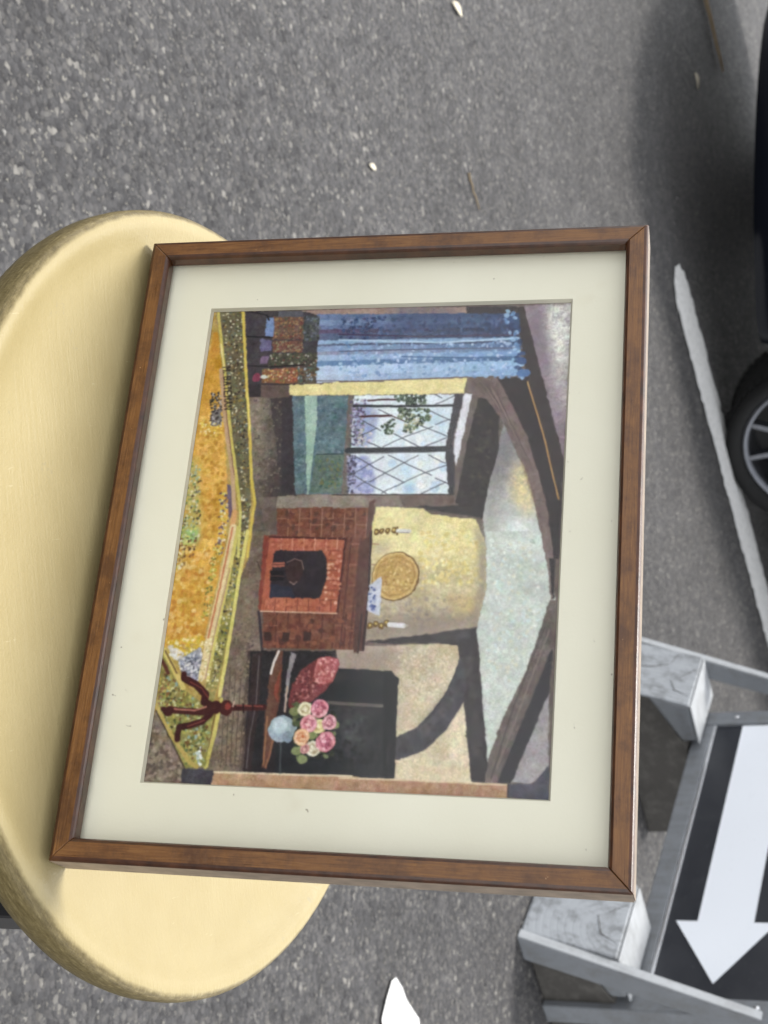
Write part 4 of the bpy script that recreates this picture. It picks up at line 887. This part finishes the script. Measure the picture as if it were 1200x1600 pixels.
def paint_sheet(step=0.4):
    rng = np.random.default_rng(11)
    nx, ny = int(PW_ / step) + 1, int(PH_ / step) + 1
    xs_ = np.linspace(0, PW_, nx); ys_ = np.linspace(0, PH_, ny)
    X, Y = np.meshgrid(xs_, ys_)
    def vnoise(cell):
        gx, gy = int(PW_ / cell) + 3, int(PH_ / cell) + 3
        G = rng.standard_normal((gy, gx)); fx = X / cell; fy = Y / cell
        ix = fx.astype(int); iy = fy.astype(int); tx = fx - ix; ty = fy - iy
        tx = tx * tx * (3 - 2 * tx); ty = ty * ty * (3 - 2 * ty)
        return (G[iy, ix] * (1 - tx) + G[iy, ix + 1] * tx) * (1 - ty) + (G[iy + 1, ix] * (1 - tx) + G[iy + 1, ix + 1] * tx) * ty
    WX = X + 0.12 * vnoise(0.9) + 0.14 * vnoise(2.2); WY = Y + 0.12 * vnoise(0.9) + 0.14 * vnoise(2.2)
    MOT = [0.45 * vnoise(0.8) + 0.45 * vnoise(2.2) + 0.5 * vnoise(7) + 0.30 * rng.standard_normal(X.shape) for _ in range(3)]
    HUE = [vnoise(3) + 0.7 * vnoise(1.1) for _ in range(3)]
    C = np.zeros((ny, nx, 3)); C[:] = (112, 98, 88)
    def window(x0, x1, y0, y1, pad=1.5):
        return slice(max(0, int((y0 - pad) / step)), min(ny, int((y1 + pad) / step) + 2)), slice(max(0, int((x0 - pad) / step)), min(nx, int((x1 + pad) / step) + 2))
    def pmask(p, wx, wy):
        m = np.zeros(wx.shape, bool); n = len(p)
        for i in range(n):
            x0, y0 = p[i]; x1, y1 = p[(i + 1) % n]
            if y0 == y1: continue
            c = ((y0 > wy) != (y1 > wy)) & (wx < (x1 - x0) * (wy - y0) / (y1 - y0) + x0); m ^= c
        return m
    def lay(sl, mask, col, m, k=0):
        sh = MOT[k % 3][sl][..., None] * m * 0.62
        hue = np.stack([HUE[0][sl], HUE[1][sl], HUE[2][sl]], -1) * m * 0.14
        base = np.asarray(col, float); amp = 0.45 + 0.55 * np.clip(base.mean(-1, keepdims=True) / 150.0, 0, 1.2)
        T = np.clip(base + (sh + hue) * amp, 6, 252)
        a = mask[..., None].astype(float)
        C[sl] = C[sl] * (1 - a) + T * a
    def soft(m):
        f = m.astype(float); g_ = f.copy()
        g_[1:-1, 1:-1] = (f[1:-1, 1:-1] * 4 + f[:-2, 1:-1] + f[2:, 1:-1] + f[1:-1, :-2] + f[1:-1, 2:]) / 8
        return g_
    for k, op in enumerate(PAINT):
        t = op[0]
        if t == 's':
            p, col, rad, alpha, m = op[1:]
            sl = window(min(a for a, b in p), max(a for a, b in p), min(b for a, b in p), max(b for a, b in p), rad * 3 + 1)
            mk = pmask(p, WX[sl], WY[sl]).astype(float); r_ = max(1, int(rad / step))
            for _ in range(3):
                for ax_ in (0, 1):
                    pd = [(0, 0), (0, 0)]; pd[ax_] = (r_ + 1, r_)
                    cs_ = np.cumsum(np.pad(mk, pd, mode='edge'), axis=ax_)
                    mk = (np.take(cs_, range(2 * r_ + 1, cs_.shape[ax_]), ax_) - np.take(cs_, range(0, cs_.shape[ax_] - 2 * r_ - 1), ax_)) / (2 * r_ + 1)
            lay(sl, mk * alpha * np.clip(1 + 0.35 * MOT[k % 3][sl], 0, 1.3), col, m, k)
        elif t in 'fg':
            p = op[1]; sl = window(min(a for a, b in p), max(a for a, b in p), min(b for a, b in p), max(b for a, b in p))
            if sl[0].stop <= sl[0].start or sl[1].stop <= sl[1].start: continue
            mk = soft(pmask(p, WX[sl], WY[sl]))
            if t == 'f': lay(sl, mk, op[2], op[3], k)
            else:
                (ax, ay), c0, (bx, by), c1, m = op[2:]
                d2 = (bx - ax) ** 2 + (by - ay) ** 2
                u = np.clip(((X[sl] - ax) * (bx - ax) + (Y[sl] - ay) * (by - ay)) / d2, 0, 1)[..., None]
                lay(sl, mk, np.asarray(c0, float) * (1 - u) + np.asarray(c1, float) * u, m, k)
        elif t == 'l':
            p, w, col = op[1:]; w = max(w, 0.42)
            sl = window(min(a for a, b in p), max(a for a, b in p), min(b for a, b in p), max(b for a, b in p), w + 1)
            d = np.full(WX[sl].shape, 1e9)
            wx = X[sl] * 0.6 + WX[sl] * 0.4; wy = Y[sl] * 0.6 + WY[sl] * 0.4
            for (x0, y0), (x1, y1) in zip(p, p[1:]):
                L2 = (x1 - x0) ** 2 + (y1 - y0) ** 2 + 1e-9
                u = np.clip(((wx - x0) * (x1 - x0) + (wy - y0) * (y1 - y0)) / L2, 0, 1)
                d = np.minimum(d, np.hypot(wx - x0 - u * (x1 - x0), wy - y0 - u * (y1 - y0)))
            lay(sl, np.clip((w / 2 - d) / step + 0.5, 0, 1), col, 12, k)
        elif t in 'er':
            (cx, cy), (rx, ry) = op[1], op[2]
            sl = window(cx - rx, cx + rx, cy - ry, cy + ry, 2)
            d = np.hypot((WX[sl] - cx) / rx, (WY[sl] - cy) / ry)
            if t == 'e': lay(sl, np.clip((1 - d) * rx / step + 0.5, 0, 1), op[3], op[4], k)
            else: lay(sl, np.clip((op[3] / 2 - np.abs(d - 1) * rx) / step + 0.5, 0, 1) * 0.8, op[4], 12, k)
        elif t == 'd':
            p, n, s, cols = op[1:]; x0, x1 = min(a for a, b in p), max(a for a, b in p); y0, y1 = min(b for a, b in p), max(b for a, b in p)
            cnt = 0; tries = 0
            while cnt < n and tries < n * 6:
                tries += 1; cx, cy = rng.uniform(x0, x1), rng.uniform(y0, y1)
                if not pmask(p, np.array([[cx]]), np.array([[cy]]))[0, 0]: continue
                cnt += 1; rx, ry = s * rng.uniform(0.45, 1.0), s * rng.uniform(0.45, 1.0)
                sl = window(cx - rx, cx + rx, cy - ry, cy + ry, 1)
                if sl[0].stop <= sl[0].start or sl[1].stop <= sl[1].start: continue
                d = np.hypot((WX[sl] - cx) / rx, (WY[sl] - cy) / ry)
                lay(sl, np.clip((1 - d) * rx / step + 0.3, 0, 1) * 0.85, cols[rng.integers(len(cols))], 14, k)
    B_ = np.pad(C, ((1, 1), (1, 1), (0, 0)), mode='edge'); C = 0.36 * C + 0.16 * (B_[:-2, 1:-1] + B_[2:, 1:-1] + B_[1:-1, :-2] + B_[1:-1, 2:])
    lum = C.mean(-1, keepdims=True); C = lum + (C - lum) * 0.83; C = (C - 128) * 1.07 + 126
    c = np.clip(C, 0, 255) / 255.0
    c = np.where(c <= 0.04045, c / 12.92, ((c + 0.055) / 1.055) ** 2.4) * PAINT_GAIN
    me = bpy.data.meshes.new('watercolour')
    V = np.stack([X / 1000 + OX0, Y / 1000 + OY0, np.full(X.shape, -0.0114)], -1).reshape(-1, 3)
    idx = np.arange(nx * ny).reshape(ny, nx)
    F = np.stack([idx[:-1, :-1], idx[:-1, 1:], idx[1:, 1:], idx[1:, :-1]], -1).reshape(-1, 4)
    me.vertices.add(len(V)); me.vertices.foreach_set('co', V.astype(np.float32).ravel())
    me.loops.add(F.size); me.loops.foreach_set('vertex_index', F.astype(np.int32).ravel())
    me.polygons.add(len(F)); me.polygons.foreach_set('loop_start', np.arange(0, F.size, 4, dtype=np.int32)); me.polygons.foreach_set('loop_total', np.full(len(F), 4, np.int32))
    me.update(calc_edges=True); me.validate()
    at = me.color_attributes.new('paint', 'FLOAT_COLOR', 'POINT')
    at.data.foreach_set('color', np.concatenate([c.reshape(-1, 3), np.ones((nx * ny, 1))], 1).astype(np.float32).ravel())
    me.materials.append(MT['painting'])
    o = bpy.data.objects.new('watercolour', me); COL.objects.link(o); o.parent = pf
    return o
PAINT_GAIN = 0.88
wc = paint_sheet(); wc['label'] = 'watercolour of a cottage room with fireplace, window and blue curtain'


# ------------------------------------------------------------------ arrow sign (local x right along the board, y away, z up)
SE = (0.893, 0.45)
sg = empty('arrow_sign', (0.7506, 2.3622, 0), math.atan2(-0.893, 0.45)); tag(sg, 'low grey timber sign with a white arrow on a black board', 'sign')
def foot_set(x0, x1, brace_side):
    """x0..x1 foot width; brace board on the outer side"""
    bt = 0.020
    fx0, fx1 = (x0 + bt, x1) if brace_side < 0 else (x0, x1 - bt)
    f = MB().prism([(0.004, 0.0), (0.033, 0.080), (0.172, 0.134), (0.400, 0.134), (0.400, 0.0)], fx0 + 0.004, fx1 - 0.004).build('foot', MT['sole'], sg, bevel=0.003)
    MB().prism([(0.030, 0.0745), (0.0615, 0.160), (0.152, 0.160), (0.152, 0.128)], fx0 + 0.001, fx1 - 0.001).build('cap_block', MT['grey'], f, bevel=0.007)
    MB().prism([(0.0, 0.004), (0.0565, 0.160), (0.064, 0.160), (0.0035, 0.0)], fx0, fx1).build('sawn_end', MT['endgrain'], f, bevel=0.003)
    MB().prism([(0.062, 0.1605), (0.158, 0.1605), (0.158, 0.1645), (0.062, 0.1645)], fx0, fx1).build('top_face', MT['edge'], f, bevel=0.002)  # paler top: sky light put into the paint colour
    rc = random.Random(int(-x0 * 1000) + 4); wd = fx1 - fx0
    for path in ([(0.35, 0.62), (0.42, 0.40), (0.44, 0.18)], [(0.50, 0.80), (0.30, 0.97)], [(0.55, 0.70), (0.74, 0.78), (0.86, 0.96)], [(0.20, 0.20), (0.24, 0.08)], [(0.10, 0.70), (0.28, 0.64)]):
        pts = [(fx0 + wd * (a_ + rc.uniform(-0.05, 0.05)), 0.0565 * b_ - 0.0002, 0.004 + 0.156 * b_) for a_, b_ in path]
        MB().tube(pts, [0.0006] + [0.0013] * (len(pts) - 2) + [0.0005], 6).build('crack', MT['sole'], f)
    bx0, bx1 = (x0, x0 + bt - 0.001) if brace_side < 0 else (x1 - bt + 0.001, x1)
    br = MB().prism([(-0.002, 0.0), (0.1655, 0.385), (0.1655, 0.285), (0.050, 0.0)], bx0, bx1).build('brace', MT['grey'], sg, bevel=0.003)
    MB().prism([(-0.0045, 0.004), (0.1625, 0.388), (0.1652, 0.3875), (-0.0015, 0.003)], bx0 + 0.001, bx1 - 0.001).build('brace_edge', MT['edge'], br)  # upper edge of the brace in the same lightened grey
foot_set(-0.942, -0.744, -1); foot_set(-0.200, 0.0, 1)
YP = 0.175
for x0, x1 in ((-0.874, -0.831), (-0.0495, -0.0105)):
    MB().box((x0, YP - 0.006, 0.0), (x1, YP + 0.034, 0.445)).build('stile', MT['grey'], sg, bevel=0.003)
MB().box((-0.8305, YP - 0.004, 0.138), (-0.050, YP + 0.030, 0.1775)).build('rail', MT['grey'], sg, bevel=0.003)
MB().box((-0.8305, YP - 0.004, 0.404), (-0.050, YP + 0.030, 0.444)).build('rail', MT['grey'], sg, bevel=0.003)
pn = MB().box((-0.830, YP + 0.002, 0.178), (-0.0505, YP + 0.014, 0.4035)).build('board', MT['signblack'], sg)
MB().box((-0.830, YP - 0.003, 0.1778), (-0.0505, YP + 0.0015, 0.1845)).build('trim_strip', MT['alu'], pn, bevel=0.001)
AZ = 0.291
for bx_, bz_ in ((-0.853, 0.225), (-0.853, 0.375), (-0.030, 0.225), (-0.030, 0.375)):
    bo = MB().lathe([(0.0, -0.003), (0.0035, -0.003), (0.0055, -0.0012), (0.0058, 0.0), (0.0, 0.0)], 14, 'y').build('screw_head', MT['alu'], sg, smooth=True); bo.location = (bx_, YP - 0.0062, bz_)
arrow = [(-0.829, AZ - 0.051), (-0.238, AZ - 0.051), (-0.238, AZ - 0.091), (-0.088, AZ), (-0.238, AZ + 0.091), (-0.238, AZ + 0.051), (-0.829, AZ + 0.051)]
MB().prism(arrow, YP + 0.0003, YP + 0.0019, 'y').build('arrow', MT['signwhite'], pn)

# ------------------------------------------------------------------ parked car (local x along its side, y into the car, z up)
CARO = (-0.045, 4.420)
car = empty('parked_car', (CARO[0], CARO[1], 0), math.atan2(LD[1], LD[0])); tag(car, 'dark navy car with grey alloy wheels parked beyond the bay line', 'car')
CW = 1.76; WB = 2.52; WR = 0.290; RR = 0.245
def car_zb(x):
    def arch(xc): 
        d = abs(x - xc); rr = 0.345
        return WR + math.sqrt(rr * rr - d * d) if d < rr else 0
    base = 0.168
    if x < -0.45: base = 0.168 + 0.17 * (-0.45 - x)
    if x > WB + 0.4: base = 0.168 + 0.12 * min(1, (x - WB - 0.4) / 0.4)
    return max(base, arch(0), arch(WB))
def car_inset(x):
    i = 0.0
    if x < -0.60: t = min(1.0, (-0.60 - x) / 0.535); i = 0.45 * (1 - math.sqrt(max(0, 1 - t * t)))
    if x > WB + 0.35: t = min(1.0, (x - WB - 0.35) / 0.40); i = 0.30 * (1 - math.sqrt(max(0, 1 - t * t)))
    return i
def car_zt(x):
    P = [(-1.13, 0.60), (-1.02, 0.69), (-0.6, 0.80), (0.0, 0.91), (0.55, 0.97), (1.5, 0.98), (2.7, 0.99), (3.1, 0.97), (3.27, 0.88)]
    for (a, za), (b, zb) in zip(P, P[1:]):
        if x <= b: return za + (zb - za) * (x - a) / (b - a)
    return P[-1][1]
xs = [-1.13 + i * 0.0440 for i in range(101)]
sec = []
for x in xs:
    i, zb, zt2 = car_inset(x), car_zb(x), car_zt(x)
    pts = []
    for fr, dy in ((0.0, 0.035), (0.06, 0.006), (0.18, -0.004), (0.5, -0.016), (0.68, -0.006), (0.86, 0.02), (0.96, 0.07)):
        pts.append((i + dy - 0.012, zb + (zt2 - zb) * fr))
    pts.append((i + 0.22, zt2 + 0.005)); pts.append((CW / 2, zt2 + 0.03))
    full = pts + [(CW - y, z) for y, z in reversed(pts[:-1])]
    sec.append([(x, y, z) for y, z in full])
mb = MB(); n = len(sec[0])
for s in sec: mb.v += s
for k in range(len(sec) - 1):
    for j in range(n - 1): mb.f.append((k * n + j, k * n + j + 1, (k + 1) * n + j + 1, (k + 1) * n + j))
mb.f.append(tuple(range(n))); mb.f.append(tuple(reversed(range((len(sec) - 1) * n, len(sec) * n))))
body = mb.build('body', MT['carpaint'], car, smooth=True)
# cabin
cab = MB(); cs = []
for x, ins, z0, z1 in ((0.45, 0.12, 0.95, 0.965), (1.05, 0.20, 0.96, 1.38), (1.7, 0.19, 0.97, 1.44), (2.4, 0.20, 0.97, 1.42), (2.85, 0.24, 0.97, 1.30), (3.15, 0.22, 0.95, 0.97)):
    cs.append([(x, 0.07, z0), (x, ins, (z0 + z1) / 2 + 0.1 * (z1 - z0)), (x, ins + 0.06, z1 - 0.02), (x, CW / 2, z1 + 0.02), (x, CW - ins - 0.06, z1 - 0.02), (x, CW - ins, (z0 + z1) / 2 + 0.1 * (z1 - z0)), (x, CW - 0.07, z0)])
for s in cs: cab.v += s
for k in range(len(cs) - 1):
    for j in range(6): cab.f.append((k * 7 + j, k * 7 + j + 1, (k + 1) * 7 + j + 1, (k + 1) * 7 + j))
cab.build('cabin', MT['carpaint'], car, smooth=False)
for a, b in ((0.95, 1.62), (1.72, 2.45)):
    MB().add([(a, 0.085, 1.0), (b, 0.085, 1.0), (b, 0.165, 1.34), (a + 0.12, 0.170, 1.31), (a, 0.099, 1.0), (b, 0.099, 1.0), (b, 0.179, 1.34), (a + 0.12, 0.184, 1.31)], [(0, 1, 2, 3), (7, 6, 5, 4), (0, 4, 5, 1), (1, 5, 6, 2), (2, 6, 7, 3), (3, 7, 4, 0)]).build('side_window', MT['window'], car)
MB().box((-0.60, 0.25, 0.19), (WB + 0.7, CW - 0.25, 0.23)).build('underbody', MT['trim'], car)  # car floor as a flat plate, put in to block light
MB().box((-0.55, 0.05, 0.60), (WB + 0.6, CW - 0.05, 0.66)).build('inner_panel', MT['trim'], car)
MB().box((-0.66, 0.06, 0.205), (-0.36, CW - 0.10, 0.220)).build('shade_tray', MT['trim'], car)  # plate added to deepen the shade under the front overhang
MB().box((0.36, 0.05, 0.160), (WB - 0.36, CW - 0.05, 0.185)).build('sill_panel', MT['trim'], car)
for s in (0, 1):
    hl = MB().box((-1.00, 0.0, 0.60), (-0.72, 0.16, 0.70)); yy = 0.14 if s == 0 else CW - 0.30
    h = hl.build('headlight', MT['lens'], car, bevel=0.03); h.location = (0, yy - 0.07, 0.0)
def make_wheel(x, y, flip):
    w = empty('wheel'); w.parent = car; w.location = (x, y, WR); w.rotation_euler = (0, 0, math.pi if flip else 0)
    tp = [(RR + 0.001, 0.012), (RR + 0.006, 0.002), (RR + 0.022, -0.006), (RR + 0.048, -0.004), (WR - 0.010, 0.004), (WR - 0.003, 0.014), (WR, 0.030), (WR, 0.17), (WR - 0.01, 0.196), (RR + 0.02, 0.20), (RR + 0.001, 0.19)]
    ty = MB().lathe(tp, 72, 'y').build('tyre', MT['tyre'], w, smooth=True)
    tb = MB()
    for k in range(60):
        a = 2 * math.pi * k / 60; c, s = math.cos(a), math.sin(a)
        for y0, y1, off in ((0.020, 0.058, 0.0), (0.142, 0.180, 0.02)):
            c1, s1 = math.cos(a + 0.072), math.sin(a + 0.072); c0, s0 = c, s
            r0, r1 = WR - 0.002, WR + 0.0045
            tb.add([(r0*c0, y0, r0*s0), (r0*c1, y0, r0*s1), (r0*c1, y1, r0*s1), (r0*c0, y1, r0*s0), (r1*c0, y0, r1*s0), (r1*c1, y0, r1*s1), (r1*c1, y1, r1*s1), (r1*c0, y1, r1*s0)],
                   [(0,3,2,1),(4,5,6,7),(0,1,5,4),(1,2,6,5),(2,3,7,6),(3,0,4,7)])
    tt = tb.build('tread', MT['tyre'], w); tt['kind'] = 'stuff'
    MB().lathe([(RR - 0.022, 0.16), (RR - 0.020, 0.030), (RR - 0.016, 0.010), (RR - 0.006, 0.004), (RR, 0.006), (RR + 0.002, 0.012), (RR + 0.002, 0.18)], 72, 'y').build('rim', MT['alloy'], w, smooth=True)
    MB().lathe([(0.0, 0.018), (0.028, 0.018), (0.032, 0.022), (0.050, 0.030), (0.055, 0.045), (0.055, 0.10), (0, 0.10)], 32, 'y').build('hub', MT['alloy'], w, smooth=True)
    MB().lathe([(0.0, 0.085), (0.15, 0.085), (0.15, 0.105), (0.0, 0.105)], 40, 'y').build('brake_disc', MT['disc'], w)
    MB().lathe([(0.0, 0.13), (RR - 0.021, 0.13), (RR - 0.021, 0.16), (0.0, 0.16)], 40, 'y').build('wheel_back', MT['trim'], w)
    for k in range(12):
        a = 2 * math.pi * (k + 0.03) / 12 - math.pi / 2
        sp = MB().add([(0.045, 0.030, -0.011), (RR - 0.012, 0.010, -0.0075), (RR - 0.012, 0.010, 0.0075), (0.045, 0.030, 0.011), (0.045, 0.060, -0.011), (RR - 0.012, 0.040, -0.0075), (RR - 0.012, 0.040, 0.0075), (0.045, 0.060, 0.011)],
                      [(0, 1, 2, 3), (7, 6, 5, 4), (0, 4, 5, 1), (1, 5, 6, 2), (2, 6, 7, 3), (3, 7, 4, 0)]).build('spoke', MT['alloy'], w, bevel=0.002)
        sp.rotation_euler = (0, -a, 0)
    return w
make_wheel(0.0, 0.0, False); make_wheel(WB, 0.0, False); make_wheel(0.0, CW - 0.02, True); make_wheel(WB, CW - 0.02, True)

# ------------------------------------------------------------------ litter on the asphalt
def twig(p, ang, length, r, label):
    rnd = random.Random(int(p[0] * 1000)); pts = []; rad = []
    for k in range(7):
        t = k / 6 - 0.5; pts.append((t * length, rnd.uniform(-0.04, 0.04) * length, r + 0.001)); rad.append(r * (1 - 0.5 * k / 6))
    o = MB().tube(pts, rad, 7).build('dry_twig', MT['twig'], None, smooth=True); o.location = (p[0], p[1], 0); o.rotation_euler = (0, 0, ang); tag(o, label, 'twig'); return o
def leaf(p, ang, l, w, label, name='dry_leaf'):
    mb = MB(); up_ = []; dn = []
    prof_ = [(-0.5, 0.0), (-0.36, 0.34), (-0.1, 0.5), (0.2, 0.38), (0.42, 0.14), (0.5, 0.0), (0.36, -0.2), (0.1, -0.44), (-0.2, -0.46), (-0.42, -0.2)]
    n_ = len(prof_)
    for h in (0.0, 0.0012):
        for x, y in prof_: mb.v.append((x * l, y * w, 0.002 + h + abs(y) * w * 0.5))
        mb.v.append((0, 0, 0.002 + h))
    for i in range(n_):
        j = (i + 1) % n_; mb.f.append((i, j, n_)); mb.f.append((n_ + 1 + j, n_ + 1 + i, 2 * n_ + 1)); mb.f.append((i, n_ + 1 + i, n_ + 1 + j, j))
    o = mb.build(name, MT['leaf'], None, smooth=True); o.location = (p[0], p[1], 0); o.rotation_euler = (0, 0, ang); tag(o, label, 'leaf'); return o
leaf((-0.532, 2.084), 1.4, 0.024, 0.010, 'small bleached leaf scrap on open asphalt above the picture frame')
leaf((-0.893, 2.521), 1.2, 0.046, 0.018, 'pale curled leaf at the upper edge of the photo')
twig((-0.560, 2.512), 0.5, 0.070, 0.0022, 'thin brown twig lying on bare asphalt near the frame')
twig((-1.43, 4.79), 0.75, 0.30, 0.008, 'long dry stick beside the front of the dark car')
leaf((-1.20, 4.50), 0.3, 0.05, 0.024, 'pale leaf in the shadow of the dark car')
